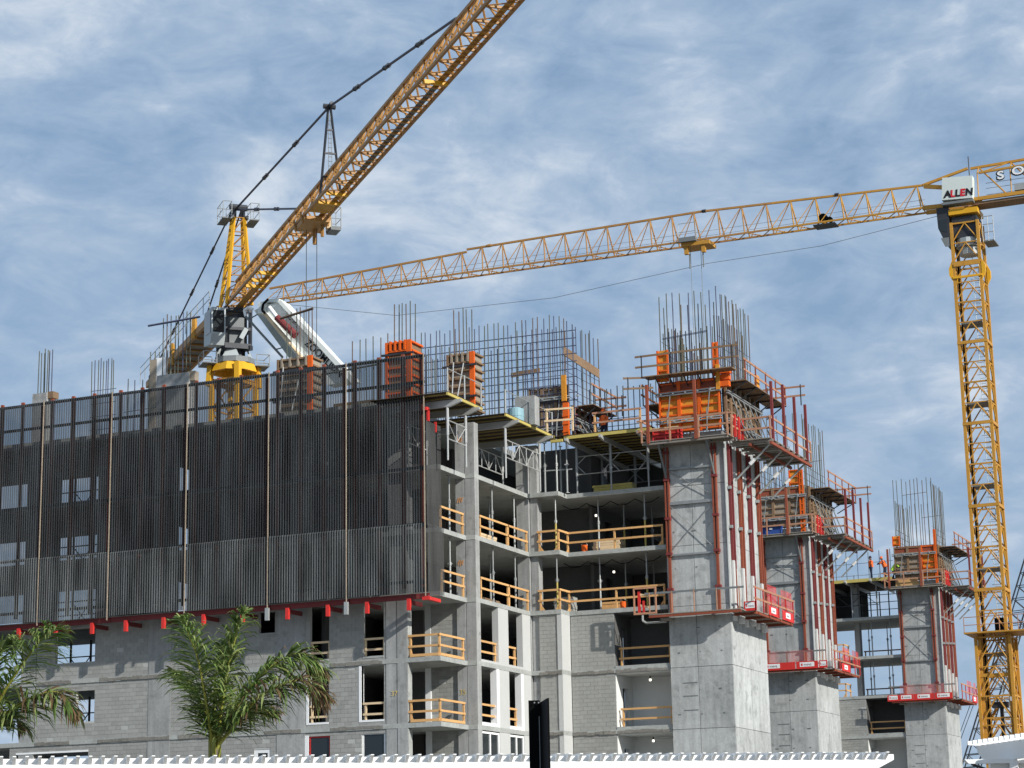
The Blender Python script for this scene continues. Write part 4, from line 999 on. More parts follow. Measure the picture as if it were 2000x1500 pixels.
# ================================================================== column forms and forms on the top deck
def column_form(label, x0, x1, y0, y1, z0, z1, orange=False, top_z=None):
    t = thing('column_form', label, 'column formwork', ((x0+x1)/2,y0,z0), 'column forms on the top deck')
    f1, f2 = ('orange','orange') if orange else ('form_grey','form_brown')
    MB().box(x0+.05,x1-.22,y0+.03,y0+.08,z0,z1-.1).box(x0+.05,x1-.03,y1-.08,y1-.03,z0,z1-.1).box(x1-.08,x1-.03,y0+.09,y1-.09,z0,z1-.1).build('panel_face','form_grey' if not orange else 'form_brown',t)
    n = int((z1-z0)/.42)
    for k in range(n+1):
        z = z0+.05+(z1-z0-.2)*k/n
        MB().box(x0-.02,x1-.24,y0-.11,y0+.02,z,z+.09).build('rib',f2,t)
        MB().box(x1-.025,x1+.09,y0+.02,y1,z,z+.09).build('rib',f2,t)
    MB().box(x1-.22,x1+.02,y0-.09,y0+.05,z0,z1).build('corner_upright','orange',t)
    MB().box(x0-.08,x0+.04,y0-.13,y0+.05,z0,z1-.05).build('edge_upright','orange' if orange else 'form_brown',t)
    for z in (z0+.7,z1-.75): MB().box(x0-.25,x1+.2,y0-.22,y0-.12,z,z+.1).build('clamp','dark_steel',t)
    for k in range(4): MB().box(x0+.15+k*(x1-x0-.5)/3,x0+.25+k*(x1-x0-.5)/3,y0-.14,y0+.02,z1-.5,z1).build('stiffener',f1,t)
    if not orange:
        MB().tube((x0+.35,y0-.2,z1-.5),(x0+.55,y0-.9,z0),.035).tube((x1-.5,y0-.2,z1-.6),(x1-.6,y0-1.0,z0),.035).build('push_pull_prop','galv',t)
    return t
column_form('grey ribbed column form with orange edge behind the dark screens, below the white pump boom', -52.5,-50.6,91.0,92.0,24.5,27.5)
column_form('bright orange column form topping the right part of the dark screens', -46.35,-45.05,91.0,92.2,24.5,27.65, True)
column_form('brown ribbed column form with one orange edge on the table over the corner column', -44.05,-42.65,93.2,94.2,24.2,27.25)
side = wall_form('grey-brown wall form with orange post beside the tall rebar cage', -43.2,-40.9,101.4,24.1,27.0,3, ribs=6, bays=3, seed=9, brown=True)
t = thing('form_panel', 'tall orange post strip at the corner of the brown wall form on the deck', 'wall formwork', (-41.0,101.2,24.1), 'orange form panels above the platforms')
MB().box(-41.15,-40.85,101.02,101.2,24.1,26.0).build('upright','orange',t); MB().box(-41.2,-40.95,101.02,101.15,26.1,27.5).build('upper_strip','form_yellow',t)
for k in range(4): MB().box(-41.18,-40.82,100.98,101.02,24.4+k*.42,24.47+k*.42).build('rib','orange',t)
side_form('brown timber wall form with dark red ribs beside the tall rebar cage', -40.75,101.4,104.6,24.1,25.9,('dark_red','form_brown'), seed=12)
t = thing('pouring_platform','dark plank shelf with crossed rails at the brown wall form beside the tall rebar cage','work platform',(-40,103,26.0),'catwalks at the top of the core forms')
planks(t,-40.6,-39.6,101.6,105.0,25.9,'Y','form_brown'); rails(t,[(-39.65,101.7),(-39.65,105)],25.9,(.5,1.05),'lumber_red','dark_steel',step=1.6,postw=.05); rails(t,[(-40.6,105.0),(-39.3,105.0)],25.9,(.5,1.0),'lumber_red','dark_steel',step=1.3,postw=.05)
MB().tube((-39.7,102,25.8),(-40.6,102,25.1),.04).tube((-39.7,104.6,25.8),(-40.6,104.6,25.1),.04).build('bracket','dark_steel',t)
t = thing('water_drum','pale blue plastic tank in front of the small concrete stub on the table','tank',(-41.9,96.2,24.13))
MB().tube((-41.8,96.3,24.13),(-41.8,96.3,24.8),.42,n=18).build('shell','drum_blue',t,smooth=False); MB().tube((-41.8,96.3,24.8),(-41.8,96.3,24.86),.3,.26,n=14).build('lid','drum_blue',t); MB().tube((-41.8,96.3,24.4),(-41.8,96.3,24.44),.435,n=18).build('hoop','drum_blue',t)
# pallets of material behind the screens
t = thing('timber_stack','stack of tan boards behind the dark screens, right of the grey column form','timber stack',(-49,93,24.5))
for k in range(4): MB().box(-50.2,-47.9,92.5,93.6,24.45+k*.2,24.63+k*.2).build('board','cardboard',t)
for i_, (x, y, l) in enumerate(((-56.5,112,'dark container behind the yellow crane mast'),(-59.0,113,'dark container left of the yellow crane mast'))):
    t = thing('container', l, 'container', (x,y,24.5), 'dark containers on the roof'); MB().box(x-1.6,x+1.6,y,y+2.2,24.5,27.0+.3*i_).build('body','mid_grey',t)
    for k in range(9): MB().box(x-1.6+k*.38,x-1.45+k*.38,y-.05,y,24.6,26.9).build('rib','mid_grey',t)
# work lights
for k, (px, py, Y, l) in enumerate(((1164,1007,102.5,'lit bulb under the ceiling of the upper open floor'),(1199,1117,103.5,'lit bulb under the ceiling of the lower open floor'),(1270,1328,101.4,'lit bulb on a conduit in the white loggia'),(1276,1447,101.4,'lit bulb on a conduit in the lowest loggia'))):
    p_ = atY(px,py,Y); t = thing('work_light', l, 'lamp', p_, 'small lit bulbs on the open floors')
    b = MB().tube(p_-Vector((0,0,.05)),p_+Vector((0,0,.05)),.055,n=10); b.build('bulb','lamp_on',t); MB().tube(p_+Vector((0,0,.07)),p_+Vector((0,0,.2)),.04).build('socket','dark_steel',t)
    if k > 1: MB().tube(p_+Vector((0,0.05,.1)),(-35.7,p_.y+.05,p_.z+.1),.03).build('conduit','galv',t)
t = thing('conduit_pipe','bent grey pipe under the ceiling of the dark loggia','pipe',(-37,100.9,14.3)); MB().path([(-37.0,100.85,14.5),(-37.0,100.85,14.22),(-36.8,100.85,14.1),(-35.7,100.85,14.1)],.06,8).build('pipe_run','galv',t)

# ---- stored material on the open floors
def stack(label, x, y, z, w, dpt, n, mt, piece_name, cat, h=.12, name='timber_stack'):
    t = thing(name, label, cat, (x+w/2,y+dpt/2,z), 'stored material on the open floors')
    for k in range(n): MB().box(x+prm.uniform(-.04,.04),x+w+prm.uniform(-.04,.04),y+prm.uniform(0,.05),y+dpt,z+k*h+.004,z+(k+1)*h).build(piece_name,mt,t)
    return t
stack('pale board stack on the upper open floor left of the core', -39.9, 101.6, FL[5], 1.5, .8, 5, 'lumber_pale', 'board', 'timber stack')
stack('orange-brown board stack on the lower open floor left of the core', -39.6, 101.7, FL[4], 1.2, .8, 4, 'lumber', 'board', 'timber stack')
stack('grey block pallet on the lower open floor behind the stepped guardrail', -41.9, 101.0, FL[4], 1.0, .7, 4, 'block', 'block_layer', 'pallet', .2, 'block_pallet')
stack('low board stack on the upper corner floor between the corner columns', -44.3, 95.0, FL[5], .9, 2.2, 4, 'lumber_pale', 'board', 'timber stack')
stack('brown ply stack on the lower corner floor between the corner columns', -44.5, 96.0, FL[4], .9, 2.0, 5, 'form_brown', 'sheet', 'timber stack', .08)
stack('yellow beam stack on the highest floor under the broad forming deck', -39.8, 101.6, FL[6], 2.2, .7, 4, 'deck_yellow', 'beam', 'timber stack')
for k, (x, y, z, l) in enumerate(((-40.2,101.2,FL[5],'orange bucket on the upper open floor near the stepped guardrail'),(-38.2,101.3,FL[4],'orange bucket on the lower open floor near the red basket'))):
    t = thing('bucket', l, 'bucket', (x,y,z), 'stored material on the open floors'); MB().tube((x,y,z),(x,y,z+.38),.13,.17,n=12).build('shell','orange',t); MB().path([(x-.17,y,z+.37),(x-.1,y,z+.52),(x+.1,y,z+.52),(x+.17,y,z+.37)],.012,4).build('handle','galv',t)
for z, w in ((FL[4],'lower'),(FL[5],'upper')):
    t = thing('hose', f'black cable drooping under the ceiling of the {w} open floor', 'cable', (-38,101.5,z+2.6), 'drooping cables on the open floors')
    MB().path([(-41.5+k*.45,101.5,z+2.62-.28*abs(math.sin(k*1.05))) for k in range(13)],.022,5).build('cable','black',t)
    t = thing('wall_panel_stack', f'white insulation boards leaning at the back of the {w} open floor', 'boards', (-37.2,107,z), 'stored material on the open floors')
    for k in range(3): MB().poly([(-38.0+k*.7,107.6,z+.01),(-37.4+k*.7,107.6,z+.01),(-37.4+k*.7,108.2,z+2.1),(-38.0+k*.7,108.2,z+2.1)],(0,.05,0)).build('board','lumber_pale',t)
# ================================================================== tower crane with pendant bars (left)
K0 = Vector((-73.1, 119.4, 0)) + Vector((.727, .686, 0))*0.6
dj = Vector((.686, -.727, 0)) + Vector((.727, .686, 0))*0.007; dj.normalize()
nj = Vector((-dj.y, dj.x, 0))                      # to the right of the jib, seen from below
def J(s, n, z): return K0 + dj*s + nj*n + Vector((0,0,z))
CR1 = thing('tower_crane', 'yellow tower crane with long pendant bars, its jib rising out of the picture', 'crane', J(0,0,24.4))
def lattice(parent, s0, s1, step, zb, zt, g, mt, J=J, rc=.085, rd=.04, walk=None, name='jib_section', side=True):
    """triangular truss in one-bay parts: two bottom chords, one top chord"""
    n = max(1, int(round((s1-s0)/step)))
    for k in range(n):
        a = s0+(s1-s0)*k/n; b = s0+(s1-s0)*(k+1)/n; m_ = (a+b)/2
        f = MB()
        for nn in (-g/2, g/2): f.bar(J(a,nn,zb), J(b-.02,nn,zb), rc*1.5, rc*1.9)
        f.bar(J(a,0,zt), J(b-.02,0,zt), rc*1.9, rc*1.9)
        f.bar(J(a,-g/2,zb), J(a,g/2,zb), rd*2.4)
        f.tube(J(a,-g/2,zb), J(m_,g/2,zb), rd*.8, n=5).tube(J(m_,g/2,zb), J(b,-g/2,zb), rd*.8, n=5)
        for nn in (-g/2, g/2):
            f.tube(J(a,nn,zb), J(m_,0,zt), rd*1.25, n=5).tube(J(m_,0,zt), J(b,nn,zb), rd*1.25, n=5)
        f.build(name, mt, parent)
lattice(CR1, 0.6, 57, 1.72, 39.6, 41.35, 1.4, 'jib_orange', rd=.045)
# walkway gratings along the right bottom chord, lighter sheet near the mast
for a, b, mt in ((0.6,17,'yellow'),(17.2,30,'yellow'),(30.2,43,'mid_grey'),(43.2,57,'yellow')):
    MB().poly([J(a,.18,39.66),J(b,.18,39.66),J(b,.5,39.66),J(a,.5,39.66)],(0,0,.03)).build('walkway',mt,CR1)
for s in (6.2,7.6,9.4,24.5,26.2,44.2):
    MB().bar(J(s,-.62,39.5),J(s,.68,39.5),.16,.2).build('joint_beam','yellow_bright',CR1)
MB().poly([J(22.4,-.6,39.55),J(24.4,-.6,39.55),J(24.4,.6,39.55),J(22.4,.6,39.55)],(0,0,.03)).build('floor_plate','yellow',CR1)
MB().poly([J(.6,-.1,39.5),J(6,-.1,39.5),J(6,.28,39.5),J(.6,.28,39.5)],(0,0,.03)).build('floor_plate','yellow',CR1)
# trolley with side cage
f = MB(); f.poly([J(19.6,-.75,39.2),J(21.9,-.75,39.2),J(21.9,.75,39.2),J(19.6,.75,39.2)],(0,0,.28)); f.box(0,0,0,0,0,0)
for s in (19.9,21.5):
    for nn in (-.75,.75): f.tube(J(s,nn,39.1),J(s+.0,nn*1.2,39.8),.07)
f.bar(J(20.2,.3,38.3),J(20.2,.3,39.2),.18).bar(J(21.2,.5,38.5),J(21.2,.5,39.2),.15)
tr = f.build('trolley','jib_orange',CR1)
f = MB(); f.poly([J(20.4,.95,38.9),J(21.5,.95,38.9),J(21.5,1.55,38.9),J(20.4,1.55,38.9)],(0,0,.22)); f.build('cage_floor','mid_grey',tr)
f = MB()
for s, nn in ((20.4,.95),(21.5,.95),(21.5,1.55),(20.4,1.55)): f.tube(J(s,nn,39),J(s,nn,40.3),.03)
for z in (39.6,40.3): f.path([J(20.4,.95,z),J(21.5,.95,z),J(21.5,1.55,z),J(20.4,1.55,z),J(20.4,.95,z)],.025,4)
f.build('cage_rail','galv',tr); MB().tube(J(20.6,1.05,39.2),J(20.6,1.05,39.9),.2,n=8).build('winch','lumber_pale',tr)
for nn, s in ((-.25,20.4),(.25,20.9)): MB().tube(J(s,nn,39.1),J(s,nn,24),.022,n=5).build('hoist_rope','dark_steel',CR1)
# tower head: four yellow legs
apex = J(0.95,0,46.6)
for s, nn in ((-.6,-.85),(1.6,-.85),(-.6,.85),(1.6,.85)):
    q = J(.95+(-.3 if s < 0 else .3), nn*.42, 45.7)
    MB().bar(J(s,nn,39.5), q, .19, .19).build('head_leg','yellow_bright',CR1)
f = MB()
for k in range(6):
    t0, t1 = k/6, (k+1)/6
    def L(s, nn, t): return J(s,nn,39.5).lerp(J(.95+(-.3 if s < 0 else .3), nn*.42, 45.7), t)
    for nn in (-.85,.85): f.tube(L(-.6,nn,t0),L(1.6,nn,t1),.035).tube(L(-.6,nn,t1),L(1.6,nn,t1),.03)
    for s in (-.6,1.6): f.tube(L(s,-.85,t0),L(s,.85,t1),.035).tube(L(s,-.85,t1),L(s,.85,t1),.04)
f.build('head_lattice','jib_orange',CR1)
f = MB().bar(J(.4,-.5,45.7),J(1.5,-.5,45.7),.2).bar(J(.4,.5,45.7),J(1.5,.5,45.7),.2).tube(J(.95,-.6,46.5),J(.95,.6,46.5),.22,n=10).bar(J(.95,-.3,45.7),J(.95,-.3,46.6),.25).bar(J(.95,.3,45.7),J(.95,.3,46.6),.25)
f.build('head_sheave','dark_steel',CR1)
for nn in (-1.25, .65):
    f = MB(); f.poly([J(.1,nn,45.4),J(1.9,nn,45.4),J(1.9,nn+.6,45.4),J(.1,nn+.6,45.4)],(0,0,.08)); f.build('head_platform','mid_grey',CR1)
    f = MB()
    for z in (46.0,46.6): f.path([J(.1,nn,z),J(1.9,nn,z),J(1.9,nn+.6,z),J(.1,nn+.6,z),J(.1,nn,z)],.026,4)
    for s, m_ in ((.1,nn),(1.0,nn),(1.9,nn),(1.9,nn+.6),(.1,nn+.6)): f.tube(J(s,m_,45.4),J(s,m_,46.6),.026)
    f.build('head_railing','galv',CR1)
# pendant bars and the prop mast on the jib
def pendant(p, q, n, r=.07):
    t = MB().tube(p, q, r, n=8).build('pendant_bar','pendant',CR1); d = q-p
    for k in range(1, n):
        c = p+d*(k/n); u = d.normalized(); MB().tube(c-u*.26,c+u*.26,r*1.7,n=8).tube(c-u*.4,c-u*.34,r*2.1,n=6).tube(c+u*.34,c+u*.4,r*2.1,n=6).build('joint_link','dark_steel',t)
    return t
PT = J(24.6,0,45.3)
pendant(apex, PT, 3); pendant(PT, J(47.6,0,41.5), 4); pendant(apex+Vector((0,0,-.25)), J(17.4,0,41.35), 3, .065)
f = MB()
for nn in (-.62,.62): f.bar(J(24.9,nn,39.7), PT+nj*nn*.1, .11, .11)
for k in range(3): 
    t0 = .22+.26*k; f.bar(J(24.9,-.62,39.7).lerp(PT-nj*.06,t0), J(24.9,.62,39.7).lerp(PT+nj*.06,t0), .09)
f.build('prop_mast','dark_steel',CR1)
f = MB(); 
for dd in (-.13,.13): f.tube(J(24.9,dd,40.2).lerp(PT,.0),PT+nj*dd*.3,.02,n=4)
for k in range(17): 
    c = J(24.9,0,40.2).lerp(PT,k/18); f.tube(c-nj*.13,c+nj*.13,.016,n=4)
f.build('ladder','mid_grey',CR1)
MB().tube(PT-nj*.35,PT+nj*.35,.16,n=8).tube(PT-dj*.5,PT+dj*.6,.13,n=8).build('mast_head','dark_steel',CR1)
# counter jib
f = MB()
for nn in (-.95,.95): f.bar(J(-.6,nn,39.65),J(-27,nn,40.3),.22,.5)
f.build('counter_jib_beam','jib_orange',CR1)
f = MB().poly([J(-.6,-.8,39.6),J(-27,-.8,40.2),J(-27,.8,40.2),J(-.6,.8,39.6)],(0,0,.04))
f.build('counter_jib_floor','plank',CR1)
f = MB()
for k in range(14): s = -1.5-k*1.9; f.bar(J(s,-.95,39.5+.023*-s),J(s,.95,39.5+.023*-s),.12)
f.build('cross_member','jib_orange',CR1)
for s in (-8,-16): MB().bar(J(s,-1.1,39.4),J(s,-1.1,41.0),.3,.3).build('tie_lug','yellow',CR1)
f = MB()
for nn in (-1.5,1.4):
    for z in (.95,1.5): f.tube(J(-1,nn,39.9+z-.4),J(-27,nn,40.6+z-.4),.026)
    for k in range(14): f.tube(J(-1-k*2,nn,39.8+.023*2*k),J(-1-k*2,nn,41.0+.023*2*k),.028)
f.build('counter_jib_railing','galv',CR1)
for nn in (-.95,.95): pendant(apex+nj*nn*.3, J(-23.5 if nn < 0 else -18,nn,40.9), 4, .06)
for k in range(3): MB().poly([J(-22-k*1.6,-.9,38.6),J(-23.4-k*1.6,-.9,38.6),J(-23.4-k*1.6,.9,38.6),J(-22-k*1.6,.9,38.6)],(0,0,2.4)).build('counterweight','concrete_rough',CR1)
# slewing platform, cab, slewing ring, flared collar, mast
f = MB()
for k in range(9):
    f.bar(J(-.9+.22*k,-.75+.17*k,36.6+.1*(k%3)),J(-.8+.2*k,-.6+.15*k,39.2),.18+.05*(k%2),.14)
f.bar(J(-1,-.9,36.6),J(1.4,.9,36.6),.3,.3).bar(J(1.2,-.9,36.7),J(1.2,.9,36.7),.35,.35).bar(J(-1,.8,37.9),J(1.2,.8,37.9),.2,.25).bar(J(1.2,-.9,37.9),J(1.2,.9,37.9),.25,.2).bar(J(1.2,-.9,39.2),J(1.2,.9,39.2),.35,.3)
for s, nn in ((-1,.85),(1.2,.85),(1.2,-.85),(-1,-.85)): f.bar(J(s,nn,36.5),J(s,nn,39.4),.2)
f.build('slewing_frame','dark_steel',CR1)
f = MB(); f.poly([J(-.1,-.5,36.9),J(.9,-.5,36.9),J(.9,.5,36.9),J(-.1,.5,36.9)],(0,0,1.9)); f.build('slewing_motor','mid_grey',CR1)
MB().bar(J(1.3,.2,37.2),J(1.35,.55,37.9),.3).build('hoist_drum','cab_grey',CR1)
cb = MB().poly([J(-.4,-1.95,36.9),J(1.6,-1.95,36.6),J(1.95,-1.95,37.3),J(1.95,-1.95,39.1),J(-.4,-1.95,39.2)],nj*.95).build('cab','cab_grey',CR1)
MB().poly([J(1.96,-1.85,37.4),J(1.96,-1.1,37.4),J(1.96,-1.1,38.9),J(1.96,-1.85,38.9)],dj*.02).build('cab_window','glass',cb)
MB().poly([J(.3,-1.96,37.5),J(1.7,-1.96,37.4),J(1.7,-1.96,38.8),J(.3,-1.96,38.9)],-nj*.02).build('cab_window','glass',cb)
kc = J(.2,0,0)
def ring(z0, z1, r0, r1, mt, name, n=8):
    return MB().tube(kc+Vector((0,0,z0)),kc+Vector((0,0,z1)),r0,r1,n=n).build(name,mt,CR1)
ring(35.62,36.0,1.42,1.36,'mid_grey','slewing_ring',10)
for a in range(4):
    c = Vector((math.cos(a*1.57+.35),math.sin(a*1.57+.35),0)); u = Vector((-c.y,c.x,0))
    MB().poly([kc+c*1.2+u*.55+Vector((0,0,36.02)),kc+c*1.2-u*.55+Vector((0,0,36.02)),kc+c*.95-u*.22+Vector((0,0,36.75)),kc+c*.95+u*.22+Vector((0,0,36.75))],-c*.12).build('ring_gusset','cab_grey',CR1)
MB().tube(kc+Vector((0,0,36.02)),kc+Vector((0,0,36.7)),.75,n=10).build('slewing_drive','dark_steel',CR1)
for side in (-1,1):
    a0 = kc + nj*side*1.35; f = MB(); f.poly([a0+dj*.8+Vector((0,0,35.5)),a0-dj*.8+Vector((0,0,35.5)),a0-dj*.8+nj*side*.9+Vector((0,0,35.5)),a0+dj*.8+nj*side*.9+Vector((0,0,35.5))],(0,0,.08)); f.build('ring_platform','mid_grey',CR1)
    f = MB()
    for z in (35.7,36.3): f.path([a0+dj*.8+Vector((0,0,z)),a0+dj*.8+nj*side*.9+Vector((0,0,z)),a0-dj*.8+nj*side*.9+Vector((0,0,z)),a0-dj*.8+Vector((0,0,z))],.03,4)
    for q in (a0+dj*.8,a0+dj*.8+nj*side*.9,a0-dj*.8+nj*side*.9,a0-dj*.8): f.tube(q+Vector((0,0,35.5)),q+Vector((0,0,36.3)),.03)
    f.build('ring_railing','galv',CR1)
# square mast turned to the building
mc = kc; ma = Vector((.92,.39,0)).normalized(); mb_ = Vector((-ma.y,ma.x,0))
def Q(i, r, z): 
    sx, sy = ((-1,-1),(1,-1),(1,1),(-1,1))[i]; th = R(-28); x = sx*r; y = sy*r
    return mc + ma*(x*math.cos(th)-y*math.sin(th)) + mb_*(x*math.sin(th)+y*math.cos(th)) + Vector((0,0,z))
for k in range(8):
    a0_, a1_ = k*math.pi/4+.2, (k+1)*math.pi/4+.2
    P_ = lambda an, r, z: mc + Vector((math.cos(an)*r, math.sin(an)*r, z))
    MB().poly([P_(a0_,1.42,35.6),P_(a1_,1.42,35.6),P_(a1_,1.62,35.05),P_(a0_,1.62,35.05)], (mc-P_((a0_+a1_)/2,1,mc.z)).normalized()*.25).build('collar_plate','yellow_bright',CR1)
for i in range(4):
    MB().bar(Q(i,1.12,35.5),Q(i,1.18,34.1),.36,.36).build('collar_shoe','yellow_bright',CR1)
    MB().bar(Q(i,1.05,34.3),Q((i+1)%4,1.05,34.3),.14,.2).build('collar_tie','yellow',CR1)
for i in range(4): MB().bar(Q(i,1.05,24.5),Q(i,1.05,34.6),.3,.3).build('mast_leg','yellow_bright',CR1)
f = MB()
for k in range(5):
    z0, z1 = 24.5+k*2, 26.5+k*2
    for i in range(4):
        j = (i+1)%4; f.tube(Q(i,1.05,z0),Q(j,1.05,z1),.06).bar(Q(i,1.05,z1),Q(j,1.05,z1),.1)
f.build('mast_lattice','yellow',CR1)

# ================================================================== flat-top tower crane (right)
YC2 = 150.0
CR2 = thing('tower_crane', 'yellow flat top tower crane at the right with a white name board at its head', 'crane', (-28.8,YC2,0))
X0, X1, YA2, YB2 = -29.92, -28.0, 150.0, 151.9
def mast_bay(z0, z1, w=0.0):
    x0, x1, y0, y1 = X0-w, X1+w, YA2-w, YB2+w; f = MB(); c = [(x0,y0),(x1,y0),(x1,y1),(x0,y1)]
    for x, y in c: MB().bar((x,y,z0),(x,y,z1-.01),.21,.21).build('mast_leg','yellow',CR2)
    f = MB(); zm = (z0+z1)/2
    for i in range(4):
        a, b = c[i], c[(i+1)%4]
        f.bar((*a,z1-.1),(*b,z1-.1),.11)
        m_ = ((a[0]+b[0])/2,(a[1]+b[1])/2)
        for q in range(2):
            p0, p1 = z0+(z1-z0)*q/2, z0+(z1-z0)*(q+1)/2
            f.tube((*a,p0),(*m_,p1-.12),.05).tube((*b,p0),(*m_,p1-.12),.05).bar((*a,p1-.1),(*b,p1-.1),.075)
    f.build('mast_lattice','yellow',CR2)
z = 0.0; k = 0
while z < 48: 
    h = 3.0; mast_bay(z, min(z+h,48.55)); 
    if k % 2 == 0: MB().box(X0-.13,X1+.13,YA2-.14,YA2-.02,z+2.75,z+2.98).box(X1+.0,X1+.14,YA2,YB2,z+2.75,z+2.98).build('splice_beam','yellow',CR2)
    if k % 2 == 1: MB().box(X0+.2,X1-.2,YA2+.2,YB2-.2,z+1.3,z+1.4).build('rest_platform','mid_grey',CR2)
    z += h; k += 1
f = MB()
for dx in (-.2,.2): f.tube((-28.6+dx,151.3,6),(-28.6+dx,151.3,47),.022,n=4)
z = 6
while z < 47: f.tube((-28.8,151.3,z),(-28.4,151.3,z),.018,n=4); z += .4
z = 7
for k in range(45): f.tube((-28.95,150.95,6+k*.9),(-28.25,150.95,6+k*.9),.02,n=4)
f.build('ladder','galv',CR2)
MB().tube((X0+.25,150.3,4),(X0+.25,150.3,46),.07).build('power_cable','black',CR2)
# climbing frame low on the mast, collar high on the mast
for z0, z1 in ((9.5,13.5),(13.5,17.6)): mast_bay(z0, z1, .22)
f = MB(); f.box(X0-.9,X1+2.2,YA2-.9,YB2+.8,17.75,17.85); f.build('frame_platform','yellow',CR2)
f = MB()
for x in (X0-.85,X0+.3,X1-.3,X1+1.0,X1+2.1): f.tube((x,YA2-.85,17.8),(x,YA2-.85,18.9),.03)
for z in (18.35,18.9): f.tube((X0-.85,YA2-.85,z),(X1+2.1,YA2-.85,z),.03)
f.build('frame_railing','lumber_red',CR2)
MB().tube((-28.8,150.5,10.6),(-28.8,150.5,12.6),.13,n=10).build('climbing_ram','dark_steel',CR2); MB().box(-29.4,-28.3,150.1,150.7,12.6,13.0).build('climbing_crosshead','dark_steel',CR2); MB().box(-28.0,-27.75,149.7,149.9,13,13.3).build('ram_bracket','white_paint',CR2)
MB().box(-28.9,-28.3,150.6,151.2,18,18.9).build('frame_pump','black',CR2)
f = MB()
for x, s in ((X0,-1),(X1,1)):
    for y in (YA2,YB2): f.poly([(x+s*.1,y-.13,43.5),(x+s*.36,y-.13,44.0),(x+s*.36,y-.13,44.5),(x+s*.1,y-.13,45.1)],(0,.26,0))
f.build('collar_lug','yellow_bright',CR2); MB().box(X0,X1,YA2-.18,YA2-.08,44.6,44.8).build('collar_beam','yellow',CR2); f = MB().box(X0-.1,X1+.1,YA2-.2,YA2-.06,43.7,43.85); f.build('mast_collar','yellow_bright',CR2)
# head
f = MB().box(X0-.1,X1+.1,YA2-.15,YB2+.1,48.56,48.95); f.build('head_box','yellow_bright',CR2)
hc = MB().poly([(X0-1.0,YA2-.1,49.2),(X0-.12,YA2-.1,49.2),(X0-.12,YA2-.1,46.3),(X0-.45,YA2-.1,46.4),(X0-.95,YA2-.1,47.7)],(0,1.7,0)).build('head_cab','dark_steel',CR2); MB().poly([(X0-.85,YA2-.115,48.3),(X0-.3,YA2-.115,48.3),(X0-.3,YA2-.115,47.3),(X0-.85,YA2-.115,47.5)],(0,.01,0)).build('cab_window','glass',hc); MB().poly([(X0-.8,YA2-.115,46.9),(X0-.2,YA2-.115,46.9),(X0-.2,YA2-.115,46.2),(X0-.5,YA2-.115,46.2)],(0,.01,0)).build('cab_panel','mid_grey',hc); MB().box(X0+.05,X1-.05,YA2+.1,YB2,46.8,48.4).build('slewing_unit','dark_steel',CR2)
MB().tube((-28.9,150.9,46.2),(-28.9,150.9,46.8),.9,n=12).tube((-28.9,150.9,45.6),(-28.9,150.9,46.15),.7,n=12).build('slewing_ring','cab_grey',CR2)
f = MB(); f.box(X1+.3,X1+1.1,YA2+.2,YB2,46.3,46.4); f.build('side_platform','mid_grey',CR2); f = MB()
for x in (X1+.3,X1+.7,X1+1.1): f.tube((x,YA2+.2,46.3),(x,YA2+.2,48.2),.03)
for z in (47,47.6,48.2): f.tube((X1+.3,YA2+.2,z),(X1+1.1,YA2+.2,z),.03)
f.build('side_railing','galv',CR2)
sb = MB().poly([(-30.4,149.55,49.7),(-28.15,149.55,49.55),(-28.05,149.55,51.25),(-30.25,149.55,51.4)],(0,.9,0)).build('name_board','board_name',CR2)
b_ = MB(); b_.box(-30.42,-28.1,149.5,150.4,49.3,49.48); b_.build('board_base','mid_grey',sb)
xx = -30.2
for ch, mt in (('A','ink_black'),('L','ink_red'),('L','ink_black'),('E','ink_red'),('N','ink_black')):
    text_mesh(ch, mt, (xx,149.53,49.86-.03*(xx+30.2)), (1,0,-.05), (.05,0,1), .72, 'letter', sb, .01, shear=.08, bold=.03); xx += {'A': .44, 'L': .36, 'E': .39}.get(ch, .4)
# jib to the left
def J2(s, n, z): return Vector((-29.6-s, YC2+.95+n, z))
def jib2(s0, s1, step, zt0, zt1, zb=49.55, rc=.075):
    n = max(1, int(round((s1-s0)/step)))
    for k in range(n):
        a = s0+(s1-s0)*k/n; b = s0+(s1-s0)*(k+1)/n; ta = zt0+(zt1-zt0)*k/n; tb = zt0+(zt1-zt0)*(k+1)/n
        f = MB(); g = 1.35; m_ = (a+b)/2
        for nn in (-g/2,g/2): f.bar(J2(a,nn,zb),J2(b-.02,nn,zb),.11,.13)
        f.bar(J2(a,0,ta),J2(b-.02,0,tb),.15,.15)
        f.tube(J2(a,-g/2,zb),J2(m_,g/2,zb),.04).tube(J2(m_,g/2,zb),J2(b,-g/2,zb),.04)
        for nn in (-g/2,g/2):
            f.tube(J2(a+.1,nn,zb),J2(a+.45,0,ta),.055).tube(J2(a+.5,0,ta),J2(b,nn,zb),.035)
        f.build('jib_section','jib_orange' if a > 14 else 'yellow',CR2)
        f = MB()
        for zz in (.55,.95): f.tube(J2(a,.4,zb+zz),J2(b,.4,zb+zz),.016,n=4)
        f.build('jib_handline','galv',CR2)
jib2(2.4, 20, 1.95, 51.5, 52.0); jib2(20, 40, 1.9, 52.0, 51.7); jib2(40, 58.5, 1.85, 51.5, 50.8)
f = MB().bar(J2(2.4,0,51.5),J2(-1.0,0,52.3),.2,.18).bar(J2(2.4,-.6,49.55),J2(-2,-.6,49.4),.2,.3).bar(J2(2.4,.6,49.55),J2(-2,.6,49.4),.2,.3).bar(J2(2.3,0,51.4),J2(.6,-.5,50.9),.2,.3); f.build('jib_root','yellow',CR2)
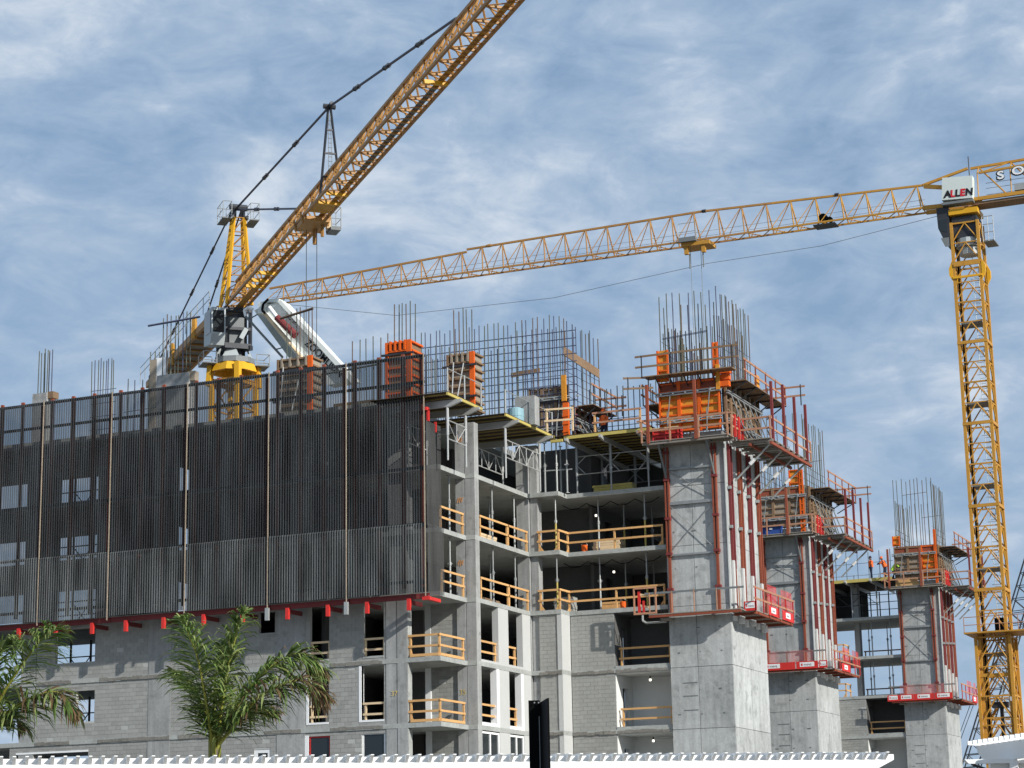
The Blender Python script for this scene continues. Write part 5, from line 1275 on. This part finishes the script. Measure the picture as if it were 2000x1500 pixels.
for s in (9.0, 19.6, 38): MB().tube(J2(s-.15,0,51.75+(.25 if s == 19.6 else 0)),J2(s+.15,0,51.75+(.25 if s == 19.6 else 0)),.14,n=8).build('chord_joint','dark_steel' if s < 30 else 'jib_orange',CR2)
MB().tube((-39.7,150.6,50.0),(-39.7,151.2,50.0),.34,n=10).tube((-39.2,150.7,49.85),(-39.2,151.1,49.85),.2,n=8).build('trolley_winch','black',CR2); MB().box(-40.4,-38.7,150.3,151.5,49.35,49.43).build('winch_floor','dark_steel',CR2)
t2 = MB().box(-50.9,-48.6,150.1,151.8,49.1,49.4).box(-50.7,-50.4,150.2,150.5,48.5,49.1).box(-49.3,-49.0,150.2,150.5,48.5,49.1).build('trolley','yellow',CR2)
f = MB()
for x in (-51.0,-49.6): f.tube((x,149.9,49.6),(x,149.9,50.9),.025)
for zz in (50.2,50.9): f.tube((-51,149.9,zz),(-49.6,149.9,zz),.025)
f.build('trolley_rail','galv',t2); MB().box(-51.0,-49.6,149.8,150.1,49.4,49.75).build('trolley_basket','mid_grey',t2)
for x in (-50.4,-49.3): MB().tube((x,150.6,47.4),(x,150.6,48.6),.05).build('rope_guard','mid_grey',t2)
for x in (-50.35,-49.5): MB().tube((x,150.7,22),(x,150.7,49.1),.02,n=4).build('hoist_rope','mid_grey',CR2)
MB().path([(-30.3,150.8,49.0),(-40,150.8,47.85),(-49,150.8,47.7),(-62,150.8,46.6),(-76,150.8,46.9),(-87,150.8,49.3)],.02,4).build('trolley_rope','mid_grey',CR2)
# counter jib to the right, with letters
def J3(s, n, z): return Vector((-28.0+s, YC2+.95+n, z))
f = MB()
for nn in (-.8,.8): f.bar(J3(-.4,nn,49.6),J3(14,nn,49.6),.2,.26)
f.bar(J3(-.4,0,52.25),J3(14,0,52.6),.17).bar(J3(0.3,-.7,51.6),J3(14,-.7,51.95),.15)
for k in range(6):
    s = .2+k*2.4; f.tube(J3(s,0,52.25),J3(s+2.1,-.8,49.6),.06).tube(J3(s,-.7,51.6),J3(s,-.8,49.7),.05).tube(J3(s,0,52.25),J3(s,-.7,51.6),.05).tube(J3(s+.2,-.7,51.6),J3(s+2.3,0,52.3),.045)
f.build('counter_jib','yellow',CR2)
MB().box(-28.3,-14,150.2,151.7,49.2,49.4).build('counter_jib_floor','form_brown',CR2)
f = MB()
for zz in (50.3,50.8,51.2): f.tube(J3(.5,.75,zz),J3(14,.75,zz),.022,n=4)
f.build('counter_jib_railing','galv',CR2)
f = MB()
for k in range(4): f.box(-20.4+k*1.5,-19.2+k*1.5,150.2,151.6,48.6,51.2)
f.build('counterweight','concrete_rough',CR2)
MB().box(-25.2,-23.6,150.3,151.3,49.9,50.4).build('hoist_winch','galv',CR2)
lx = atY(1950,350,149.95)
for k, ch in enumerate('SO'):
    text_mesh(ch,'ink_black',(lx.x-.14+k*1.08,149.97,lx.z-.05+.16*k),(1,0,.03),(0,0,1),.92,'letter_outline',CR2,.01,bold=.06,wide=1.32)
    text_mesh(ch,'white_paint',(lx.x-.08+k*1.08,149.94,lx.z+.0+.16*k),(1,0,.03),(0,0,1),.84,'letter',CR2,.012,bold=.02,wide=1.32)
MB().tube((-28.5,150.9,51.5),(-28.5,150.9,53.2),.04).build('mast_light','dark_steel',CR2)

# ================================================================== concrete placing boom behind the screens
YP = 108.0
def PB(px, py, dy=0): return atY(px, py, YP+dy)
PUMP = thing('concrete_boom', 'white folded concrete pump boom with black lettering rising behind the screens', 'pump boom', PB(660,830))
def boomseg(p0, p1, q0, q1, th, mt, name, par=PUMP):
    """box boom between the edge lines p0-p1 and q0-q1"""
    return MB().poly([p0,p1,q1,q0],(0,th,0)).build(name,mt,par)
s1 = boomseg(PB(552,588),PB(692,742),PB(508,598),PB(640,752),.9,'pump_white','boom_section')
s2 = boomseg(PB(496,606,.95),PB(596,742,.95),PB(520,596,.95),PB(628,742,.95),.6,'pump_grey','boom_section')
s3 = boomseg(PB(548,586,-.3),PB(698,746,-.3),PB(541,588,-.3),PB(688,750,-.3),.28,'pump_white','boom_flange')
s4 = boomseg(PB(516,606,-.25),PB(628,738,-.25),PB(510,609,-.25),PB(618,742,-.25),.25,'pump_white','boom_flange')
s5 = boomseg(PB(505,590,-.2),PB(520,588,-.2),PB(503,612,-.2),PB(514,612,-.2),1.2,'pump_white','elbow_plate')
boomseg(PB(520,585,-.1),PB(542,582,-.1),PB(521,590,-.1),PB(546,590,-.1),1.0,'pump_white','elbow_plate')
MB().tube(PB(541,620,-.5),PB(577,655,-.5),.2,.24,n=10).build('boom_cylinder','dark_red',PUMP); MB().tube(PB(526,600,-.5),PB(541,620,-.5),.13,n=10).build('cylinder_rod','white_paint',PUMP)
MB().tube(PB(516,612,-.3),PB(620,735,-.3),.1,n=8).build('delivery_pipe','lumber_pale',PUMP)
MB().path([PB(524,584,-.4),PB(514,594,-.5),PB(512,606,-.5),PB(518,612,-.4)],.08,8).build('delivery_hose','black',PUMP)
MB().tube(PB(480,618,.5),PB(552,698,.5),.075,n=8).build('tip_pipe','mid_grey',PUMP); MB().path([PB(494,604,.5),PB(486,600,.5),PB(477,606,.5),PB(480,618,.5)],.09,8).build('pipe_bend','white_paint',PUMP)
MB().tube(PB(484,606,.5),PB(489,622,.5),.05).tube(PB(489,622,.5),PB(503,614,.5),.04).tube(PB(540,682,.5),PB(552,679,.5),.04).build('link_arm','mid_grey',PUMP)
xd = (PB(660,705)-PB(610,658)).normalized(); yd = Vector((-xd.z,0,xd.x))
text_mesh('ZOOMLION','ink_black',PB(594,672,-.06),xd,yd,.62,'lettering',s1,.004,bold=.01)
text_mesh('ZOOM','ink_black',PB(558,618,-.06),xd,yd,.3,'lettering',s1,.004)

# ================================================================== lattice boom of a crawler crane, far right
YL = 190.0
a0 = atY(1893,1500,YL); a1 = atY(1990,1180,YL); ud = (a1-a0).normalized()
sidev = Vector((ud.z,0,-ud.x)); LB = thing('crawler_crane_boom','thin dark lattice boom of a far crawler crane leaning behind the yellow mast','crane',a0-ud*12)
Lb = (a1-a0).length+6; n = int(Lb/1.15)
f = MB(); st = a0-ud*5; wv = 1.35
for o1 in (-wv/2,wv/2):
    for o2 in (0,wv): f.tube(st+sidev*o1+Vector((0,o2,0)),st+ud*(Lb+6)+sidev*o1+Vector((0,o2,0)),.075 if o2 == 0 else .06)
f.build('chord','dark_steel',LB); f = MB()
n = int((Lb+6)/1.2)
for k in range(n):
    for o2 in (0,wv): f.tube(st+ud*(k*1.2)+sidev*(-wv/2)+Vector((0,o2,0)),st+ud*((k+.5)*1.2)+sidev*(wv/2)+Vector((0,o2,0)),.035,n=4).tube(st+ud*((k+.5)*1.2)+sidev*(wv/2)+Vector((0,o2,0)),st+ud*((k+1)*1.2)+sidev*(-wv/2)+Vector((0,o2,0)),.035,n=4)
    f.tube(st+ud*(k*1.2)+sidev*(wv/2),st+ud*((k+.5)*1.2)+sidev*(wv/2)+Vector((0,wv,0)),.03,n=4)
f.build('lacing','dark_steel',LB)
for px0, px1 in ((1868,1925),(1874,1932)): MB().tube(atY(px0,1450,YL),atY(px1+35,1290-90,YL),.03,n=4).build('pendant_rope','dark_steel',LB)

# ================================================================== workers
def person(label, loc, face, cloth, arms, bend=0.0, crouch=0.0, helmet='hivis_orange'):
    """one skinned body; loc = feet, face = heading angle; joints in metres"""
    t = thing('person', label, 'person', loc)
    c, s = math.cos(face), math.sin(face)
    def W(x, y, z): return Vector((x*c-y*s, x*s+y*c, z))
    hip = .92-crouch; fx = bend
    V = [W(0,0,hip), W(fx*.4,0,hip+.28), W(fx*.9,0,hip+.5), W(fx*1.0,0,hip+.58), W(fx*1.1+.02,0,hip+.66), W(fx*1.15+.03,0,hip+.80)]
    Rr = [.15,.14,.16,.065,.095,.085]; E = [(0,1),(1,2),(2,3),(3,4),(4,5)]
    def chain(root, pts, rs):
        p = root
        for q, r in zip(pts, rs): V.append(W(*q)); Rr.append(r); E.append((p,len(V)-1)); p = len(V)-1
    kx = crouch*.75
    for sd in (-1,1):
        chain(0, [(.02,sd*.11,hip-.05),(kx+.03*sd,sd*.12,max(.45,hip-.45) if crouch < .3 else .5),(0-.02*sd,sd*.12,.1),(.14,sd*.13,.05)], (.11,.075,.055,.05))
        sh = (fx*.88, sd*.2, hip+.47); el, ha = arms[0 if sd < 0 else 1]
        chain(2, [sh,(sh[0]+el[0],sh[1]+el[1]*sd,sh[2]+el[2]),(sh[0]+ha[0],sh[1]+ha[1]*sd,sh[2]+ha[2])], (.07,.05,.04))
    me = bpy.data.meshes.new('body'); me.from_pydata(V, E, []); o = bpy.data.objects.new('body', me); COL.objects.link(o); o.parent = t
    sk = o.modifiers.new('skin','SKIN'); su = o.modifiers.new('sub','SUBSURF'); su.levels = su.render_levels = 1
    for i, r in enumerate(Rr): me.skin_vertices[0].data[i].radius = (r, r)
    me.skin_vertices[0].data[0].use_root = True
    me.materials.append(M['cloth_navy'])
    hd = V[5]; hl = Vector(loc)
    f = MB(); T = 10
    for k in range(4):
        f.tube(hl+hd+Vector((0,0,-.02+k*.04)), hl+hd+Vector((0,0,.02+k*.04)), .125-.012*k, .113-.018*k*1.3, n=T)
    f.tube(hl+hd+Vector((0,0,-.03))+W(.04,0,0), hl+hd+Vector((0,0,-.015))+W(.04,0,0), .15, n=T); f.build('hard_hat', helmet, t)
    f = MB().tube(hl+hd+Vector((0,0,-.14)),hl+hd+Vector((0,0,-.02)),.085,.092,n=T); f.bar(hl+hd+W(.085,0,-.09),hl+hd+W(.11,0,-.1),.03); f.build('face','skin',t)
    f = MB(); a, b = V[0], V[2]
    f.tube(hl+a+Vector((0,0,.05)),hl+V[1],.19,.185,n=T).tube(hl+V[1]+Vector((0,0,.002)),hl+b+Vector((0,0,.04)),.187,.175,n=T).tube(hl+b+Vector((0,0,.042)),hl+b+Vector((0,0,.09)),.172,.09,n=T)
    for sd in (-1,1):
        sh = W(fx*.88, sd*.2, hip+.47); el = arms[0 if sd < 0 else 1][0]; f.tube(hl+sh, hl+sh+W(el[0],el[1]*sd,el[2])*.9, .085,.07,n=8)
    f.build('vest', cloth, t); return t
down = ((.03,.03,-.28),(.12,.02,-.5))
person('standing worker in an orange shirt and dark trousers on the far top deck', (-40.6,163.0,23.95), R(-150), 'hivis_orange', (down,down), helmet='cloth_navy')
person('crouching worker in a lime vest on the far top deck', (-38.9,162.9,23.95), R(10), 'hivis_lime', (((.2,.02,-.2),(.4,0,-.3)),((.2,.02,-.2),(.4,0,-.3))), .4, .42, helmet='cloth_navy')
person('worker in orange reaching out beside the far core wall form', (X3-4.0,Y3-.1,23.95), R(180), 'hivis_orange', (((.25,.02,.0),(.5,0,-.06)),((.2,.02,-.15),(.42,0,-.2))), .22, .1, helmet='hivis_orange')
person('worker in an orange vest standing by the brown wall form on the deck', (-39.2,102.0,23.95), R(-100), 'hivis_orange', (down,down), .05, .15, helmet='hivis_orange')

# ================================================================== palms behind the pergola
def palm(label, base_px, D, fronds, trunk_px=None, seed=1):
    rnd = random.Random(seed); base = atD(*base_px, D)
    t = thing('palm_tree', label, 'palm', (base.x, base.y, 0), 'palms in front of the long facade')
    f = MB(); z = 0; pr = .30
    for k in range(10):
        z0, z1 = base.z*k/10, base.z*(k+1)/10; f.tube((base.x,base.y,z0),(base.x,base.y,z1-.01),.30-.012*k,.27-.012*k,n=10)
    f.build('trunk','trunk',t)
    for w in range(5):
        a = w*1.26; p = base+Vector((math.cos(a)*.1,math.sin(a)*.1,-.3)); MB().tube(p,base+Vector((math.cos(a)*.16,math.sin(a)*.16,.5)),.1,.05,n=6).build('leaf_base','rachis',t)
    for pts, L, dep, dry in fronds:
        P = [atD(px, py, D+dd) for (px, py), dd in zip(pts, dep)]
        # smooth the rachis
        fine = []
        n = 40
        for i in range(n+1):
            u = i/n*(len(P)-1); k = min(int(u), len(P)-2); fr = u-k
            p0 = P[max(k-1,0)]; p1 = P[k]; p2 = P[k+1]; p3 = P[min(k+2,len(P)-1)]
            fine.append(.5*((2*p1)+(p2-p0)*fr+(2*p0-5*p1+4*p2-p3)*fr*fr+(3*p1-p0-3*p2+p3)*fr**3))
        f = MB()
        for i in range(n): f.tube(fine[i],fine[i+1],.062*(1-i/n)+.008,.062*(1-(i+1)/n)+.008,n=5)
        fr_o = f.build('frond','rachis',t)
        lf = [MB(), MB(), MB()]
        tot = sum((b-a).length for a, b in zip(fine,fine[1:])); nl = int(tot/.03)
        for i in range(nl):
            u = .12+.88*i/nl; k = min(int(u*n),n-1); c = fine[k].lerp(fine[k+1],u*n-k); d = (fine[k+1]-fine[k]).normalized()
            for sd in (-1,1):
                up = Vector((0,0,1)); side = d.cross(up); side = side.normalized() if side.length > .1 else Vector((1,0,0)); lift = side.cross(d).normalized()
                ang = rnd.uniform(-.6,.6)
                v = (side*sd*(math.cos(ang))+lift*math.sin(ang)*.9+d*rnd.uniform(.35,.95)).normalized()
                ln = 1.42*L*(math.sin(math.pi*min(1,(.16+.8*u)))**.55)*rnd.uniform(.75,1.15)*(1 if u < .93 else .8)
                w = rnd.uniform(.025,.041); dr = rnd.uniform(.4,1.1)
                q0 = c; q1 = c+v*ln*.4+Vector((0,0,-ln*.05*dr)); q2 = c+v*ln*.74+Vector((0,0,-ln*.2*dr)); q3 = c+v*ln*.94+Vector((0,0,-ln*.48*dr))
                wd = v.cross(Vector((rnd.uniform(-.6,.6),rnd.uniform(-.6,.6),1))).normalized()*w
                isdry = rnd.random() < (dry*u*u*1.15)
                mbx = lf[2] if isdry else lf[1 if rnd.random() < .4 else 0]
                o = len(mbx.v)
                mbx.add([q0-wd*.5,q0+wd*.5,q1-wd,q1+wd,q2-wd*.85,q2+wd*.85,q3],[(0,1,3,2),(2,3,5,4),(4,5,6)])
        for mbx, mt in zip(lf,('leaf','leaf_pale','leaf_dry')):
            if mbx.v: mbx.build('leaflets',mt,fr_o,kind='stuff')
    return t
PD = 64.5
palm('full green palm in the middle of the long facade, behind the pergola', (420,1462), PD, [
    ([(418,1468),(404,1380),(384,1280),(352,1205)], .95, (0,-.3,-.7,-1.0), 0),
    ([(424,1462),(434,1370),(452,1275),(478,1190)], 1.0, (0,.2,.5,.7), 0),
    ([(424,1458),(462,1412),(514,1356),(586,1330),(642,1362)], .95, (0,-.4,-.9,-1.1,-1.0), .85),
    ([(428,1440),(470,1370),(520,1310),(585,1276),(636,1312)], 1.0, (0,.4,.9,1.2,1.3), .1),
    ([(418,1455),(396,1380),(366,1330),(338,1310)], .8, (0,.5,.9,1.2), .1),
    ([(420,1450),(418,1370),(424,1300),(440,1250)], .85, (0,.8,1.4,1.8), 0),
    ([(424,1450),(450,1405),(490,1380),(540,1390)], .75, (0,.9,1.5,1.8), .5)], seed=3)
palm('palm at the left edge of the picture, its crown half cut off', (-38,1470), PD-1.0, [
    ([(-30,1440),(2,1362),(62,1272),(108,1222)], 1.0, (0,-.3,-.6,-.9), 0),
    ([(-32,1440),(0,1404),(52,1368),(112,1352),(150,1392)], .95, (0,-.2,-.6,-.9,-1.0), .45),
    ([(-40,1440),(-30,1350),(-5,1280),(28,1248)], .95, (0,.5,.9,1.2), 0),
    ([(-34,1445),(-6,1410),(24,1400),(50,1420)], .7, (0,.6,1.0,1.2), .5),
    ([(-40,1440),(-60,1340),(-100,1270),(-150,1240)], .95, (0,.3,.5,.7), 0),
    ([(-42,1440),(-80,1400),(-140,1370),(-190,1390)], .9, (0,-.4,-.6,-.7), .2)], seed=5)

# ================================================================== white pergolas in front
def pergola(label, P0, P1, ext0, zt, sp, nraf, tail, width, cut=True, grp='white pergolas'):
    P0 = Vector((P0.x,P0.y,zt)); P1 = Vector((P1.x,P1.y,zt)); d = (P1-P0).normalized(); nrm = Vector((d.y,-d.x,0))
    A = P0-d*ext0; L = (P1-A).length
    t = thing('pergola', label, 'pergola', ((A+P1)/2).to_2d().to_3d(), grp)
    for k, off in enumerate((0,-width)):
        o = nrm*off
        pts = [A+o, P1+o, P1+o+Vector((0,0,-.16)), P1-d*.75+o+Vector((0,0,-.52)), A+o+Vector((0,0,-.52))]
        MB().poly(pts, -nrm*.09).build('beam','white_paint',t)
    n = int(L/sp)
    for k in range(n):
        c = P1-d*(.35+k*sp)
        if nraf and k > nraf: break
        q = [c+nrm*tail+Vector((0,0,.035)), c+nrm*tail+Vector((0,0,.06)), c-nrm*(width+.4)+Vector((0,0,.06)), c-nrm*(width+.4)+Vector((0,0,-.16)), c+nrm*.003+Vector((0,0,-.16))]
        MB().poly(q, d*.09).build('rafter','white_paint',t)
    k = 0; s = 1.6
    while s < L:
        for off in (0,-width):
            c = P1-d*s+nrm*off-nrm*.045; MB().bar((c.x,c.y,0),(c.x,c.y,zt-.52),.22,.22).build('post','white_paint',t)
        s += 4.6
    return t
pergola('long white pergola across the bottom of the picture with many rafter tails', atD(0,1485,57), atD(1745,1467,63), 8, 5.06, .335, 0, .30, 3.2)
q0 = atD(1906,1457,60.5); dirn = Vector((.604,-.797,0)); q1 = q0+dirn*9
t = thing('pergola', 'white pergola cut off by the right edge, its shaded side towards the viewer', 'pergola', (q0.x+2,q0.y-3,0), 'white pergolas')
dd = dirn; nn_ = Vector((-.797,-.604,0))
z1 = q0.z
Z = Vector((0,0,1))
b0 = Vector((q0.x,q0.y,z1))
MB().poly([b0,b0+dd*12,b0+dd*12-Z*.5,b0+dd*.55-Z*.5,b0+dd*.1-Z*.2],-nn_*.09).build('beam','white_paint',t)
MB().poly([b0-nn_*2.6,b0-nn_*2.6+dd*12,b0-nn_*2.6+dd*12-Z*.5,b0-nn_*2.6+dd*.55-Z*.5],-nn_*.09).build('beam','white_paint',t)
for k in range(36):
    c = b0+dd*(.1+k*.33); MB().poly([c+nn_*.32+Z*.02,c+nn_*.32+Z*.13,c-nn_*3.0+Z*.13,c-nn_*3.0+Z*.003,c+nn_*.1+Z*.003],dd*.21 if False else dd*.06).build('rafter','white_paint',t)
for s in (2.2,7.5): MB().bar((b0+dd*s-nn_*.05).to_2d().to_3d(),b0+dd*s-nn_*.05-Z*.5,.22).build('post','white_paint',t)
# low white beam and gutter below it
g0 = atD(1880,1484,58.5)
t = thing('pergola_beam', 'short white beam end below the right hand pergola', 'beam', (g0.x,g0.y,g0.z-.6))
MB().poly([g0,g0+Vector((4.2,1.7,-.02)),g0+Vector((4.2,1.7,-.14)),g0+Vector((.1,.04,-.12))],(.1,-.2,0)).build('beam','white_paint',t)
MB().bar(g0+Vector((.2,.2,-.12)),g0+Vector((1.5,-.2,-.6)),.06).build('gutter','dark_steel',t)
MB().poly([g0+Vector((.6,.5,-.1)),g0+Vector((5,2.2,-.1)),g0+Vector((5,2.2,-.7)),g0+Vector((.6,.5,-.7))],(.1,-.2,0)).build('fascia','white_paint',t)

# ================================================================== black angle post close to the camera
p0 = atD(1032,1368,10.0); p1 = atD(1054,1370,10.0); p2 = atD(1069,1363,9.75)
t = thing('steel_post', 'black steel angle post standing alone in the foreground', 'post', (p1.x,p1.y,0))
def vwall(a, b, th, name, mt, zt):
    a = Vector((a.x,a.y,0)); b = Vector((b.x,b.y,0)); d = (b-a).normalized(); n_ = Vector((d.y,-d.x,0))
    return MB().poly([a,b,b-n_*th,a-n_*th],(0,0,zt)).build(name,mt,t)
vwall(p0,p1,.008,'flange','black',p0.z); vwall(p1-Vector((.0005,0.0005,0)),p2,.008,'flange','black',p2.z-.001)
c = atD(1053.5,1399,9.98); MB().box(c.x-.002,c.x+.002,c.y-.003,c.y+.001,0,c.z).build('seam','mid_grey',t)
for px in (1044,1052): c = atD(px,1372.5,9.985); MB().tube(c,c+Vector((.002,-.006,0)),.0035,n=8).build('bolt','steel',t)
